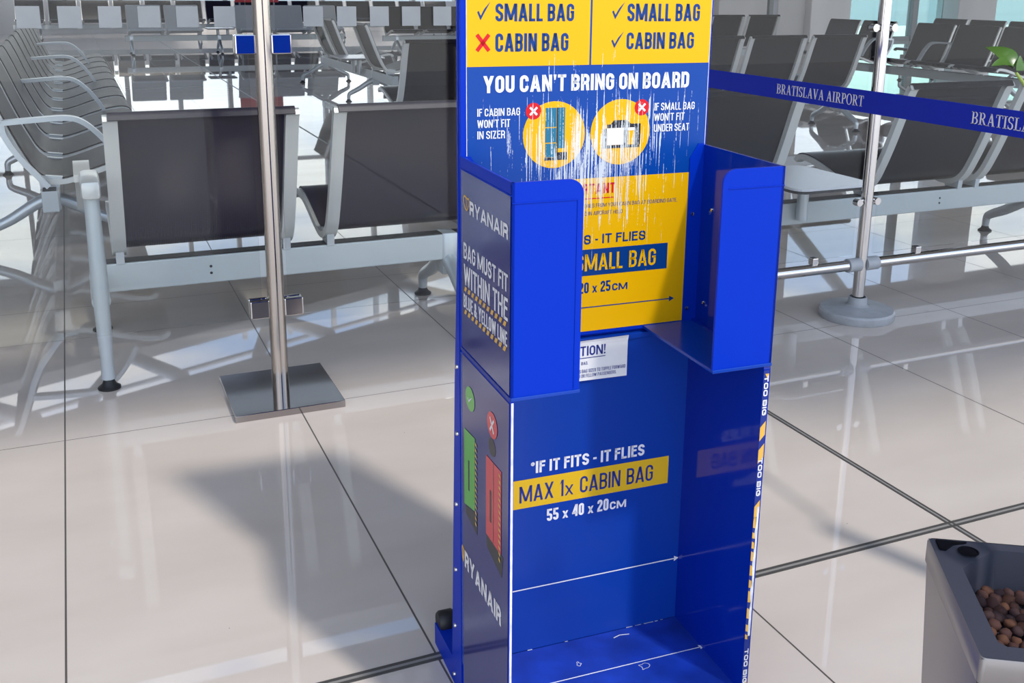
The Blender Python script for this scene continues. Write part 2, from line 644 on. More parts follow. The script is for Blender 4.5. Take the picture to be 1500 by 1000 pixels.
def make_mesh_fabric(name, base, hole=0.32, rough=0.38):
    """perforated sheet: rows of small round holes through the seat shell"""
    m = mat(name, base, rough, 0, 0.25)
    t = m.node_tree
    L = t.links.new
    b = t.nodes['Principled BSDF']
    out = t.nodes['Material Output']
    tc = t.nodes.new('ShaderNodeTexCoord')
    uv = tc.outputs['UV']
    sp_ = t.nodes.new('ShaderNodeSeparateXYZ')
    L(uv, sp_.inputs[0])

    def M(op, a, b_=None):
        n = t.nodes.new('ShaderNodeMath'); n.operation = op
        for i, v in enumerate((a, b_)):
            if v is None:
                continue
            if isinstance(v, (int, float)):
                n.inputs[i].default_value = v
            else:
                L(v, n.inputs[i])
        return n.outputs[0]
    pitch = 0.0068
    fu = M('FRACT', M('DIVIDE', sp_.outputs['X'], pitch))
    fv = M('FRACT', M('DIVIDE', sp_.outputs['Y'], pitch))
    du = M('SUBTRACT', fu, 0.5)
    dv = M('SUBTRACT', fv, 0.5)
    d = M('SQRT', M('ADD', M('MULTIPLY', du, du), M('MULTIPLY', dv, dv)))
    k = M('LESS_THAN', d, hole)
    # plain border along the top roll, the bend and the sides
    k = M('MULTIPLY', k, M('LESS_THAN', M('ABSOLUTE', sp_.outputs['X']), 0.232))
    k = M('MULTIPLY', k, M('GREATER_THAN', sp_.outputs['Y'], 0.05))
    tr = t.nodes.new('ShaderNodeBsdfTransparent')
    mx_ = t.nodes.new('ShaderNodeMixShader')
    L(k, mx_.inputs[0]); L(b.outputs[0], mx_.inputs[1]); L(tr.outputs[0], mx_.inputs[2])
    L(mx_.outputs[0], out.inputs[0])
    return m


def make_clad(name, base, rough=0.5):
    return vary(mat(name, base, rough), (1.2, 1.2, 0.6), 0.07)


MT = dict(
    floor=make_floor(),
    steel=make_steel('polished_steel', (0.50, 0.455, 0.41), 0.14),
    chrome=make_steel('chrome', (0.58, 0.565, 0.55), 0.09),
    plate=make_steel('mirror_steel_plate', (0.40, 0.38, 0.38), 0.10),
    greyplastic=vary(mat('grey_plastic', (0.33, 0.35, 0.37), 0.45), (30, 30, 30), 0.08),
    silver=mat('silver_paint', (0.60, 0.61, 0.605), 0.30, 0.25),
    alu=mat('grey_beam_paint', (0.46, 0.50, 0.525), 0.35, 0.1),
    legalu=mat('cast_aluminium', (0.50, 0.54, 0.58), 0.28, 0.45),
    rubber=mat('black_rubber', (0.012, 0.012, 0.015), 0.5),
    glass=make_glass(),
    tint=make_tint(),
    sticker=vary(mat('frosted_sticker', (0.27, 0.29, 0.30), 0.6), (20, 20, 20), 0.05),
    seat=make_mesh_fabric('perforated_navy_seat', (0.045, 0.038, 0.052), 0.24),
    seatdark=mat('smooth_dark_seat', (0.011, 0.009, 0.014), 0.28, 0, 0.22),
    seatlit=mat('sunlit_mesh_seat', (0.42, 0.44, 0.47), 0.4),  # paler base colour holds the sunlight on the far mesh seats
    seatgrey=make_mesh_fabric('perforated_grey_seat', (0.036, 0.029, 0.031), 0.14, 0.45),
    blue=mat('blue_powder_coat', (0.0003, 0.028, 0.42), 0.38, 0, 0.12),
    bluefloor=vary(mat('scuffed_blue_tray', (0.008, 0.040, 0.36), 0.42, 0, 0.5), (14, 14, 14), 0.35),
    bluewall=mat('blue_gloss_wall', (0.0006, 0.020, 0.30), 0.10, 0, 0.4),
    bluein=mat('blue_printed_panel', (0.003, 0.042, 0.33), 0.22, 0, 0.4),
    navy=mat('navy_gloss_sticker', (0.022, 0.024, 0.17), 0.10, 0, 1.0),
    p_blue=make_print('board_blue_print', (0.001, 0.052, 0.30)),
    p_yellow=make_print('board_yellow_print', (0.78, 0.42, 0.0)),
    p_text=make_print('board_navy_lettering', (0.002, 0.040, 0.20)),
    p_white=make_print('board_white_lettering', (0.80, 0.81, 0.83)),
    p_red=make_print('board_red_print', (0.62, 0.008, 0.015)),
    p_case=make_print('board_teal_print', (0.02, 0.16, 0.26)),
    p_dark=make_print('board_dark_print', (0.02, 0.02, 0.03)),
    white=mat('white_print', (0.80, 0.80, 0.82), 0.4),
    yellow=mat('yellow_print', (0.76, 0.46, 0.012), 0.35),
    navytext=mat('navy_print', (0.012, 0.03, 0.22), 0.4),
    gold=mat('gold_print', (0.72, 0.42, 0.07), 0.3),
    green=mat('green_print', (0.10, 0.42, 0.06), 0.18),
    red=mat('red_print', (0.62, 0.05, 0.06), 0.18),
    darkprint=mat('dark_print', (0.012, 0.012, 0.016), 0.18),
    worn=vary(mat('worn_white_edge', (0.70, 0.71, 0.74), 0.6), (60, 60, 60), 0.25),
    paper=vary(mat('white_paper', (0.78, 0.78, 0.78), 0.7), (25, 25, 25), 0.05),
    belt=mat('blue_webbing', (0.003, 0.018, 0.36), 0.6, 0, 0.3),
    beltink=mat('white_webbing_print', (0.72, 0.70, 0.70), 0.6),
    clampblue=mat('blue_clamp_face', (0.003, 0.03, 0.30), 0.12, 0.2),  # blue faces of the upper clamps
    planter=vary(mat('silver_lacquer', (0.25, 0.23, 0.22), 0.30, 0.35), (6, 6, 6), 0.06),
    recess_shade=mat('black_recess_shade', (0.003, 0.003, 0.006), 0.8, 0, 0.1),  # near-black colour paints the shade in the rim pocket and gauge hole
    planterrim=mat('slate_planter_rim', (0.042, 0.046, 0.066), 0.32, 0, 0.5),
    tabletop=mat('white_laminate', (0.62, 0.63, 0.68), 0.25),
    tableedge=mat('dark_edge_band', (0.02, 0.02, 0.025), 0.4),
    leaf=mat('leaf_green', (0.055, 0.125, 0.018), 0.25),
    stem=mat('stem_green', (0.22, 0.30, 0.06), 0.5),
    clad=make_clad('grey_cladding', (0.62, 0.60, 0.61)),
    cladlight=make_clad('pale_cladding', (0.78, 0.76, 0.77)),
    roof=make_clad('ceiling_panels', (0.26, 0.25, 0.245), 0.7),
    mull=mat('grey_mullion', (0.22, 0.24, 0.26), 0.4),
    white_steel=mat('white_steelwork', (0.50, 0.50, 0.50), 0.4),
    ground=vary(mat('concrete_apron', (0.30, 0.31, 0.32), 0.8), (0.3, 0.3, 0.3), 0.1),
    joint=mat('aluminium_joint', (0.12, 0.115, 0.11), 0.38, 0.5),
    jointdark=mat('grey_joint_insert', (0.26, 0.25, 0.24), 0.5),
)


# ================================================================== the setting
f = MB()
f.poly([(-40, -8, 0), (60, -8, 0), (60, 27, 0), (-40, 27, 0)])
fl = struct(f.build('floor', MT['floor']))
g = MB()
g.poly([(-250, 27.2, -0.25), (300, 27.2, -0.25), (300, 320, -0.25), (-250, 320, -0.25)])
struct(g.build('ground_outside', MT['ground']))

# two metal movement joints set in the floor, crossing at the right
def joint(name, horizontal):
    a = MB()
    b = MB()
    w = 0.0105
    if horizontal:
        a.box(-12, 14, 1.495 - w, 1.495 - w * 0.33, -0.01, 0.0012)
        a.box(-12, 14, 1.495 + w * 0.33, 1.495 + w, -0.01, 0.0012)
        b.box(-12, 14, 1.495 - w * 0.33, 1.495 + w * 0.33, -0.01, 0.0008)
    else:
        w = 0.0085
        a.box(1.697 - w, 1.697 - w * 0.33, -6, 24, -0.01, 0.0010)
        a.box(1.697 + w * 0.33, 1.697 + w, -6, 24, -0.01, 0.0010)
        b.box(1.697 - w * 0.33, 1.697 + w * 0.33, -6, 24, -0.01, 0.0006)
    o = struct(a.build(name, MT['joint']))
    b.build('joint_insert', MT['jointdark'], o)


joint('trim_1', True)
joint('trim_2', False)

# roof: slabs out of view, edges and slots shaped to shade and streak the floor, open beyond its far edge
RZ = 6.0
def slab(x0, x1, ya0, ya1, yb0, yb1, z=RZ, t=0.25):
    m = MB()
    pts = [(x0, ya0), (x1, ya1), (x1, yb1), (x0, yb0)]
    m.prism(pts, 'z', z, z + t)
    struct(m.build('ceiling', MT['roof']))


YS = [(-1.28, -0.74), (-0.30, 0.62), (0.84, 1.00), (1.20, 9.9), (10.5, 14.0)]
for a_, b_ in YS:
    slab(-9, 3.2, a_, a_, b_, b_)
slab(1.62, 1.80, -0.74, -0.74, -0.30, -0.30)  # cross beam added to throw a dark bar into the slot's sunlight
slab(3.2, 45, -2.0, -2.0, 14.0, 14.0)
slab(-9, 9, 14.0, 14.0, 14.5, 22.3)
slab(9, 45, 14.0, 14.0, 18.9, 19.6)
slab(-9, 9.5, 16.6, 24.9, 27.5, 27.5)

# steelwork across the open strip of roof
def strut(a, b, r, name='trim_3'):
    m = MB()
    m.tube([a, b], r, 10)
    struct(m.build(name, MT['white_steel'], smooth=40))


for xa, xb in [(-3.6, -2.4), (-1.1, -2.4), (-0.3, 0.5), (1.4, 0.5), (2.9, 3.6), (4.5, 3.6), (6.1, 6.9), (7.9, 6.9)]:
    strut((xa, 14.5 + (xa + 9) * 0.433, RZ), (xb, 16.7 + (xb + 9) * 0.449, RZ + 0.1), 0.14)
strut((-6, 16.9, RZ + 0.3), (9, 23.4, RZ + 0.3), 0.05)

m = MB()
m.box(-9.3, -9.0, -1.0, 27, 0, 6.3)
struct(m.build('wall_left_blocker', MT['clad']))  # unseen wall added to block sky light from the left

# glazed front on the right
FY = 19.0
def column(x0, x1, y, m, z1=7.0, d=0.7, name='trim_4'):
    b = MB()
    b.box(x0, x1, y, y + d, 0, z1, 0.02)
    struct(b.build(name, m))


column(12.7, 13.95, FY - 0.2, MT['clad'])
column(14.30, 15.05, FY - 0.1, MT['clad'])
column(15.05, 16.15, FY - 0.3, MT['cladlight'], z1=1.9)
column(19.25, 20.45, FY - 0.4, MT['clad'])
column(14.0, 14.12, FY - 0.2, MT['mull'], d=0.2)
column(18.25, 18.42, FY, MT['mull'], d=0.2)
column(25.5, 26.6, FY - 0.4, MT['clad'])
strut((13.2, 19.3, 2.0), (17.2, 19.3, 6.2), 0.17)
n_ = 1
for x0, x1 in ((15.05, 18.25), (18.42, 19.25), (20.45, 25.5), (26.6, 40)):
    w = MB()
    w.box(x0, x1, FY + 0.08, FY + 0.11, 0, 1.58)
    wi = struct(w.build('window_%d' % n_, MT['tint']))
    w = MB()
    w.box(x0, x1, FY + 0.08, FY + 0.11, 1.60, 6.9)
    w.build('upper_pane', MT['glass'], wi)
    fr = MB()
    for zz in (0.0, 1.55, 3.3, 6.8):
        fr.box(x0, x1, FY + 0.03, FY + 0.16, zz, zz + 0.09)
    fr.build('window_frame', MT['mull'], wi)
    n_ += 1
m = MB()
m.box(9.6, 12.7, FY, FY + 0.3, 0, 7)
struct(m.build('wall_back', MT['cladlight']))

# glazed front far behind on the left
w = MB()
w.box(-30, 9.6, 26.6, 26.64, 0.0, 8)
wi = struct(w.build('window_%d' % n_, MT['glass']))
fr = MB()
for k in range(34):
    x = -30 + k * 1.2
    fr.box(x - 0.05, x + 0.05, 26.5, 26.75, 0, 8)
for zz in (0.0, 0.9, 3.2, 6.0):
    fr.box(-30, 9.6, 26.52, 26.72, zz, zz + 0.08)
fr.build('window_frame', MT['white_steel'], wi)
m = MB()
m.box(-30, 9.6, 26.3, 26.45, 0, 0.75)
struct(m.build('baseboard_back', MT['cladlight']))
m = MB()
m.box(9.6, 9.9, 19.3, 26.8, 0, 7)
struct(m.build('wall_right', MT['cladlight']))

# ================================================================== the bag sizer
OX, OY, PSI = 0.49999, 1.36801, -0.0464137
W, D, ZF, Z1, Z2, ZT = 0.4023, 0.2126, 0.0690, 0.6180, 0.9067, 1.50
sz = thing('bag_sizer', 'tall blue and yellow metal bag sizer with a scratched sign board, standing on the tiles',
           'bag sizer', (OX, OY, 0), PSI)


def BF(e):                      # a point on a plane parallel to the board, e metres in front of it
    return lambda u, z: (u, -e, z)


def SF(e):                      # a point on the outer left side; a runs from back to front
    return lambda v, z: (-e, v, z)


# --- shell
b = MB(); b.box(0.004, W - 0.004, -D, 0, 0.05, ZF, 0.0015)
tray = b.build('base_tray', MT['bluefloor'], sz)
b = MB(); b.box(0.002, W - 0.002, -D + 0.012, 0.05, 0.0, 0.05)
b.build('plinth', MT['blue'], sz)
b = MB(); b.box(0, W, 0.0, 0.008, ZF, 0.606); b.box(0.0, W, -0.004, 0.008, 0.600, 0.609, 0.001)
backp = b.build('back_panel', MT['bluein'], sz)
# frame behind the board, deeper towards its foot
b = MB(); b.prism([(0.0082, 0), (0.062, 0), (0.034, 0.55), (0.014, 0.80), (0.014, ZT), (0.0082, ZT)], 'x', -0.001, W + 0.001)
b.build('back_frame', MT['blue'], sz)
b = MB(); b.box(0, 0.005, -D, 0.0, 0, Z1)
lp = b.build('side_panel', MT['blue'], sz)
b = MB(); b.box(0.0010, 0.0042, -D - 0.0006, -D - 0.0001, 0.02, Z1 - 0.006)
b.build('worn_edge', MT['worn'], lp)
b = MB()
rr = 0.012
arc = [(-D + rr - rr * math.cos(a), Z1 + 0.004 - rr + rr * math.sin(a)) for a in [PI / 2 * k / 5 for k in range(6)]]
b.prism([(0.0, 0), (-D, 0)] + arc + [(0.0, Z1 + 0.004)], 'x', W - 0.0115, W)
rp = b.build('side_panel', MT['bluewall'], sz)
# shelves that carry the upper walls
for (x0, x1) in ((0.0, 0.099), (0.304, W)):
    b = MB(); b.box(x0, x1, -D - 0.002, 0.0, Z1 - 0.0035, Z1 + 0.0015, 0.0008)
    b.build('shelf', MT['bluein'], sz)
# upper walls
b = MB(); b.box(0, 0.004, -D, 0, Z1, Z2)
lw = b.build('upper_side_wall', MT['blue'], sz)
b = MB(); b.box(W - 0.004, W, -D, 0, Z1, Z2)
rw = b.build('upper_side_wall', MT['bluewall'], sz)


def flange(u0, u1, left):
    r = 0.020
    b = MB()
    if left:
        arc = [(u1 - r + r * math.sin(a), Z2 - r + r * math.cos(a)) for a in [PI / 2 * k / 8 for k in range(9)]]
        poly = [(u0, Z1), (u0, Z2)] + arc + [(u1, Z1)]
    else:
        arc = [(u0 + r - r * math.cos(a), Z2 - r + r * math.sin(a)) for a in [PI / 2 * k / 8 for k in range(9)]]
        poly = [(u0, Z1)] + arc + [(u1, Z2), (u1, Z1)]
    b.prism(poly, 'y', -D, -D + 0.004)
    o = b.build('front_flange', MT['blue'], sz)
    # a band folded over the top and the free edge
    b = MB()
    zb = Z2 - 0.027
    if left:
        b.box(u0, u1 - 0.009, -D - 0.0012, -D, zb, zb + 0.0012)
        b.box(u1 - 0.009, u1 - 0.0078, -D - 0.0012, -D, Z1 + 0.003, zb + 0.0012)
    else:
        b.box(u0 + 0.009, u1, -D - 0.0012, -D, zb, zb + 0.0012)
    b.build('seam', MT['blue'], o)
    return o


flange(0, 0.0985, True)
flange(0.3045, W, False)
# bolted back lips of the upper walls
for left in (True, False):
    b = MB()
    if left:
        b.prism([(0.004, Z1), (0.030, Z1), (0.030, Z2 - 0.022), (0.014, Z2), (0.004, Z2)], 'y', -0.0022, -0.0006)
    else:
        b.prism([(W - 0.004, Z1), (0.3740, Z1), (0.3740, Z2 - 0.020), (0.388, Z2 + 0.002), (W - 0.004, Z2 + 0.002)], 'y', -0.0022, -0.0006)
    b.build('bolted_lip', MT['blue'], sz)
for (u, v, z, ax) in ((0.383, -0.0025, 0.797, 'y'), (0.381, -0.0025, 0.641, 'y'), (0.3975, -0.036, 0.809, 'x'), (0.3975, -0.025, 0.655, 'x')):
    b = MB(); b.lathe([(0, 0.0025), (0.0028, 0.0018), (0.0035, 0), (0.0035, -0.001)], seg=12)
    o = b.build('bolt', MT['chrome'], sz, 40, (u, v, z))
    o.rotation_euler = (PI / 2, 0, 0) if ax == 'y' else (0, -PI / 2, 0)
for (v, z) in ((0.020, 0.580), (0.021, 0.469), (0.027, 0.345), (0.033, 0.225), (0.040, 0.117), (0.046, 0.020)):
    b = MB(); b.lathe([(0, 0.0035), (0.0030, 0.0025), (0.0040, 0), (0.0040, -0.001)], seg=12)
    o = b.build('bolt', MT['chrome'], sz, 40, (-0.001, v, z))
    o.rotation_euler = (0, -PI / 2, 0)
# feet with rollers behind
for x0 in (-0.001, W - 0.040):
    b = MB(); b.prism([(0.05, 0.0), (0.166, 0.0), (0.166, 0.041), (0.05, 0.047)], 'x', x0, x0 + 0.042)
    ft = b.build('rear_foot', MT['blue'], sz)
    b = MB()
    b.lathe([(0, -0.015), (0.017, -0.015), (0.020, -0.011), (0.020, 0.011), (0.017, 0.015), (0, 0.015)], seg=24)
    o = b.build('roller', MT['rubber'], ft, 40, (x0 + 0.018, 0.156, 0.047))
    o.rotation_euler = (0, PI / 2, 0)

# --- sign board with its print
b = MB(); b.box(0.0, W, 0.0, 0.008, Z1 - 0.004, ZT, 0.001)
board = b.build('sign_board', MT['blue'], sz)
e0, e1, e2, e3 = 0.0003, 0.0006, 0.0009, 0.0012
q = MB(); rect(q, BF(e0), 0.009, 0.399, 0.620, ZT - 0.01)
q.build('blue_print', MT['p_blue'], board)
q = MB()
rect(q, BF(e1), 0.009, 0.1980, 1.033, 1.33)
rect(q, BF(e1), 0.2010, 0.399, 1.033, 1.33)
rect(q, BF(e1), 0.009, 0.374, 0.6205, 0.864)
disc(q, BF(e1), 0.1445, 0.932, 0.0495)
disc(q, BF(e1), 0.2525, 0.932, 0.0495)
q.build('yellow_print', MT['p_yellow'], board)
for a in (0.0086, 0.3988):
    mark('white_edge', MT['worn'], board, rect, BF(0.0008), a, a + 0.0009, 0.90, ZT - 0.01)


def check(mb, fn, a0, a1, b0, b1):
    """a tick drawn with a brush: thick at the elbow, thin at the tip"""
    S = lambda x, y: (a0 + x * (a1 - a0), b0 + y * (b1 - b0))
    flat(mb, fn, [S(0, 0.45), S(0.12, 0.52), S(0.28, 0.25), S(0.26, 0.0)])
    flat(mb, fn, [S(0.26, 0.0), S(0.28, 0.25), S(0.55, 0.62), S(0.50, 0.34)])
    flat(mb, fn, [S(0.50, 0.34), S(0.55, 0.62), S(1.0, 1.0), S(1.0, 0.985)])


def cross(mb, fn, a0, a1, b0, b1, w):
    stroke(mb, fn, [(a0, b0), (a1, b1)], w)
    stroke(mb, fn, [(a0, b1), (a1, b0)], w)


NV, WH = MT['p_text'], MT['p_white']
for s_, a, b_, c, d_ in (('SMALL BAG', 0.052, 0.172, 1.0955, 1.120), ('CABIN BAG', 0.052, 0.164, 1.0535, 1.079),
                         ('SMALL BAG', 0.2575, 0.379, 1.095, 1.1205), ('CABIN BAG', 0.2575, 0.371, 1.0545, 1.079)):
    line_text('lettering', NV, board, s_, BF(e2), a, b_, c, d_, 0.17)
mark('tick', NV, board, check, BF(e2), 0.025, 0.044, 1.097, 1.122)
mark('tick', NV, board, check, BF(e2), 0.2325, 0.2525, 1.098, 1.1225)
mark('tick', NV, board, check, BF(e2), 0.2325, 0.2525, 1.0565, 1.0805)
# small-bag section, partly behind the left flange
line_text('lettering', NV, board, 'TERIES FROM YOUR CABIN BAG AT BOARDING GATE,', BF(e2), 0.192, 0.3550, 0.8185, 0.8245, 0.11)
line_text('lettering', NV, board, 'D IN AIRCRAFT HOLD', BF(e2), 0.197, 0.2605, 0.8065, 0.8125, 0.11)
line_text('lettering', NV, board, '*IF IT FITS - IT FLIES', BF(e2), 0.1150, 0.302, 0.761, 0.776, 0.19)
mark('navy_band', NV, board, rect, BF(e2), 0.020, 0.342, 0.711, 0.753)
line_text('lettering', NV, board, '40 x 20 x 25', BF(e2), 0.152, 0.2440, 0.683, 0.7005, 0.17, word=0.24)
line_text('lettering', NV, board, 'CM', BF(e2), 0.2470, 0.2735, 0.683, 0.6945, 0.22)
q = MB()
rect(q, BF(e2), 0.034, 0.350, 0.6588, 0.6605)
flat(q, BF(e2), [(0.3490, 0.6550), (0.358, 0.6597), (0.3490, 0.6644)])
q.build('arrow', NV, board)
line_text('lettering', MT['p_yellow'], board, 'MAX 1x SMALL BAG', BF(e3), 0.082, 0.3215, 0.7185, 0.7455, 0.14, word=0.26)
line_text('lettering', WH, board, "YOU CAN'T BRING ON BOARD", BF(e2), 0.034, 0.366, 0.996, 1.020, 0.20)
for s_, a, b_, c, d_ in (('IF CABIN BAG', 0.025, 0.090, 0.963, 0.974), ("WON'T FIT", 0.025, 0.075, 0.9465, 0.958),
                         ('IN SIZER', 0.025, 0.067, 0.9305, 0.942), ('IF SMALL BAG', 0.3085, 0.378, 0.9625, 0.974),
                         ("WON'T FIT", 0.3085, 0.361, 0.9465, 0.958), ('UNDER SEAT', 0.309, 0.370, 0.930, 0.9415)):
    line_text('lettering', WH, board, s_, BF(e2), a, b_, c, d_, 0.14)
mark('red_cross', MT['p_red'], board, cross, BF(e2), 0.0245, 0.0425, 1.055, 1.0775, 0.0055)
for cu in (0.111, 0.287):
    o = mark('red_disc', MT['p_red'], board, disc, BF(e2), cu, 0.968, 0.0122)
    mark('white_cross', WH, board, cross, BF(e3), cu - 0.0055, cu + 0.0055, 0.9625, 0.9735, 0.0032)
line_text('lettering', MT['p_red'], board, 'IMPORTANT', BF(e2), 0.152, 0.2465, 0.8395, 0.8555, 0.19)
mark('underline', MT['p_red'], board, rect, BF(e2), 0.147, 0.2445, 0.8318, 0.8333)
# picture of a tall strapped case
q = MB()
rect(q, BF(e2), 0.1300, 0.1475, 0.944, 0.972)
rect(q, BF(e2), 0.1300, 0.1475, 0.921, 0.9425)
rect(q, BF(e2), 0.1305, 0.1470, 0.899, 0.9195)
rect(q, BF(e2), 0.1500, 0.1610, 0.912, 0.972)
q.build('case_picture', MT['p_case'], board)
q = MB()
rect(q, BF(e2), 0.1290, 0.1480, 0.8945, 0.8985)
rect(q, BF(e2), 0.1480, 0.1500, 0.8945, 0.972)
rect(q, BF(e2), 0.1500, 0.1650, 0.8945, 0.906)
q.build('case_picture', MT['p_dark'], board)
q = MB()
rect(q, BF(e2), 0.2230, 0.2300, 0.908, 0.938)
rect(q, BF(e2), 0.2300, 0.2850, 0.908, 0.9125)
rect(q, BF(e2), 0.2760, 0.2860, 0.9125, 0.944)
rect(q, BF(e2), 0.2580, 0.2650, 0.9125, 0.938)
rect(q, BF(e2), 0.2300, 0.2760, 0.9385, 0.944)
flat(q, BF(e2), [(0.236, 0.944), (0.241, 0.950), (0.262, 0.950), (0.270, 0.944)])
q.build('bag_picture', MT['p_dark'], board)
q = MB()
flat(q, BF(e2), [(0.2310, 0.9130), (0.2570, 0.9130), (0.2570, 0.9340), (0.2760, 0.9340), (0.2760, 0.9383), (0.2300, 0.9383), (0.2300, 0.9340), (0.2310, 0.9340)])
q.build('bag_picture', MT['p_white'], board)

# --- print on the cabin bag compartment
q = MB()
rect(q, BF(e1), 0.080, 0.3630, 0.3325, 0.3825)
q.build('yellow_band', MT['yellow'], backp)
line_text('lettering', MT['navytext'], backp, 'MAX 1x CABIN BAG', BF(e2), 0.095, 0.334, 0.3425, 0.3715, 0.125, word=0.26)
line_text('lettering', MT['white'], backp, '*IF IT FITS - IT FLIES', BF(e1), 0.114, 0.3165, 0.391, 0.4115, 0.20)
line_text('lettering', MT['white'], backp, '55 x 40 x 20', BF(e1), 0.143, 0.2535, 0.302, 0.3235, 0.18, word=0.24)
line_text('lettering', MT['white'], backp, 'CM', BF(e1), 0.2560, 0.2860, 0.302, 0.3160, 0.22)
q = MB()
rect(q, BF(e1), 0.006, 0.384, 0.1842, 0.1862)
flat(q, BF(e1), [(0.383, 0.1802), (0.392, 0.1852), (0.383, 0.1902)])
q.build('arrow', MT['white'], backp)
TF = lambda u, v: (u, v, ZF + 0.0004)
q = MB()
rect(q, TF, 0.010, 0.388, -0.0930, -0.0910)
flat(q, TF, [(0.387, -0.0975), (0.397, -0.0920), (0.387, -0.0865)])
q.build('arrow', MT['white'], tray)
# scuffs: chipped spots and worn seams
for (cu, cv, r) in ((0.178, -0.063, 0.0045), (0.276, -0.105, 0.010)):
    q = MB()
    P = [(cu + r * (0.75 + 0.35 * math.sin(3 * a + cu * 50)) * math.cos(a), cv + r * 1.2 * (0.75 + 0.3 * math.cos(2 * a + cu * 90)) * math.sin(a)) for a in [2 * PI * k / 18 for k in range(19)]]
    stroke(q, TF, P, 0.0010)
    q.build('paint_chip', MT['worn'], tray)
rnd = random.Random(3)
u = 0.015
while u < 0.39:
    l = rnd.uniform(0.004, 0.018)
    if rnd.random() < (0.75 if u > 0.27 else 0.35):
        mark('seam_wear', MT['worn'], tray, rect, TF, u, u + l, -0.0016 - rnd.uniform(0, 0.0008), -0.0006)
    u += l + rnd.uniform(0.001, 0.006)
mark('paint_chip', MT['worn'], tray, stroke, TF, [(0.262, -0.020), (0.275, -0.016), (0.292, -0.019)], 0.0020)
# caution sheet stuck under the board
q = MB()
rows = [[(0.055, 0.541), (0.276, 0.539)], [(0.055, 0.598), (0.276, 0.598)], [(0.055, 0.603), (0.2765, 0.604)], [(0.055, 0.606), (0.2760, 0.6085)]]
dep = [0.0046, 0.0046, 0.0056, 0.0075]
for dd in (0.0, -0.0003):
    rw = [[q.bm.verts.new((u, -e - dd, z)) for u, z in r_] for r_, e in zip(rows, dep)]
    for r0, r1 in zip(rw, rw[1:]):
        q.bm.faces.new((r0[0], r0[1], r1[1], r1[0]))
cs = q.build('caution_sheet', MT['paper'], sz)
cs['label'] = 'white paper sheet with blue lettering'
PF = lambda u, z: (u, -0.0051 - max(0, (z - 0.60)) * 0.2, z)
line_text('lettering', MT['navytext'], cs, 'CAUTION!', PF, 0.156, 0.2370, 0.5815, 0.5975, 0.17)
mark('underline', MT['navytext'], cs, rect, PF, 0.164, 0.2370, 0.5772, 0.5784)
line_text('lettering', MT['navytext'], cs, 'BAG.', PF, 0.1955, 0.2070, 0.5665, 0.5718, 0.12)
line_text('lettering', MT['navytext'], cs, 'HIS BAG SIZER TO TOPPLE FORWARD', PF, 0.188, 0.2730, 0.5530, 0.5588, 0.12)
line_text('lettering', MT['navytext'], cs, 'OU OR FELLOW PASSENGERS.', PF, 0.188, 0.2575, 0.5452, 0.5508, 0.12)

# --- print on the outer left side
q = MB(); rect(q, SF(0.0007), -0.004, -D + 0.003, 0.006, Z1 - 0.008)
stl = q.build('navy_sticker', MT['navy'], lp)
q = MB(); rect(q, SF(0.0007), -0.004, -D + 0.003, Z1 + 0.004, Z2 - 0.018)
stu = q.build('navy_sticker', MT['navy'], lw)
b = MB(); b.box(-0.0012, 0.0, -D, 0, Z2 - 0.0175, Z2 - 0.0160)
b.build('seam', MT['blue'], lw)
b = MB(); b.box(-0.0015, 0.0, -D, 0.0, Z1 - 0.003, Z1 + 0.002)
b.build('seam', MT['navytext'], lp)
eS = 0.0011


def harp(mb, fn, a0, a1, b0, b1):
    """winged harp: a curved pillar, a sloping neck, strings"""
    S = lambda x, y: (a0 + x * (a1 - a0), b0 + y * (b1 - b0))
    P = [(0.05, 0.95), (0.02, 0.72), (0.10, 0.42), (0.30, 0.14), (0.55, 0.0)]
    stroke(mb, fn, [S(*p) for p in P], abs(b1 - b0) * 0.13)
    P = [(0.05, 0.95), (0.30, 1.0), (0.60, 0.88), (0.95, 0.92)]
    stroke(mb, fn, [S(*p) for p in P], abs(b1 - b0) * 0.15)
    P = [(0.95, 0.92), (0.92, 0.55), (0.78, 0.22), (0.55, 0.0)]
    stroke(mb, fn, [S(*p) for p in P], abs(b1 - b0) * 0.10)
    for x in (0.35, 0.52, 0.70):
        stroke(mb, fn, [S(x, 0.9), S(0.30 + 0.55 * x, 0.15)], abs(b1 - b0) * 0.045)


def hazard(mb, fn, p0, p1, n, h, slope):
    """a row of separate slanted squares from p0 to p1"""
    (a0, b0), (a1, b1) = p0, p1
    for k in range(n):
        t0 = k / n
        t1 = t0 + 0.55 / n
        A = lambda t: a0 + (a1 - a0) * t
        B = lambda t: b0 + (b1 - b0) * t
        sh = slope * (a1 - a0) / n
        flat(mb, fn, [(A(t0), B(t0)), (A(t1), B(t1)), (A(t1) + sh, B(t1) + h), (A(t0) + sh, B(t0) + h)])


for s_, a, b_, c, d_, w_ in (('RYANAIR', -0.0445, -0.2020, 0.8310, 0.8510, 0.24), ('BAG MUST FIT', -0.0155, -0.2025, 0.7610, 0.7850, 0.17),
                             ('WITHIN THE', -0.0165, -0.2030, 0.7220, 0.7530, 0.16), ('BLUE & YELLOW LINE', -0.0145, -0.2015, 0.6865, 0.7075, 0.17)):
    line_text('lettering', MT['white'], stu, s_, SF(eS), a, b_, c, d_, w_)
for z0, z1 in ((0.7120, 0.7125), (0.6770, 0.6780)):
    mark('hazard_stripe', MT['gold'], stu, hazard, SF(eS), (-0.017, z0), (-0.201, z1), 11, 0.0075, 0.3)
mark('harp_emblem', MT['gold'], stu, harp, SF(eS), -0.0160, -0.0430, 0.8340, 0.8540)
line_text('lettering', MT['white'], stl, 'RYANAIR', SF(eS), -0.0140, -0.1830, 0.2580, 0.2870, 0.22)
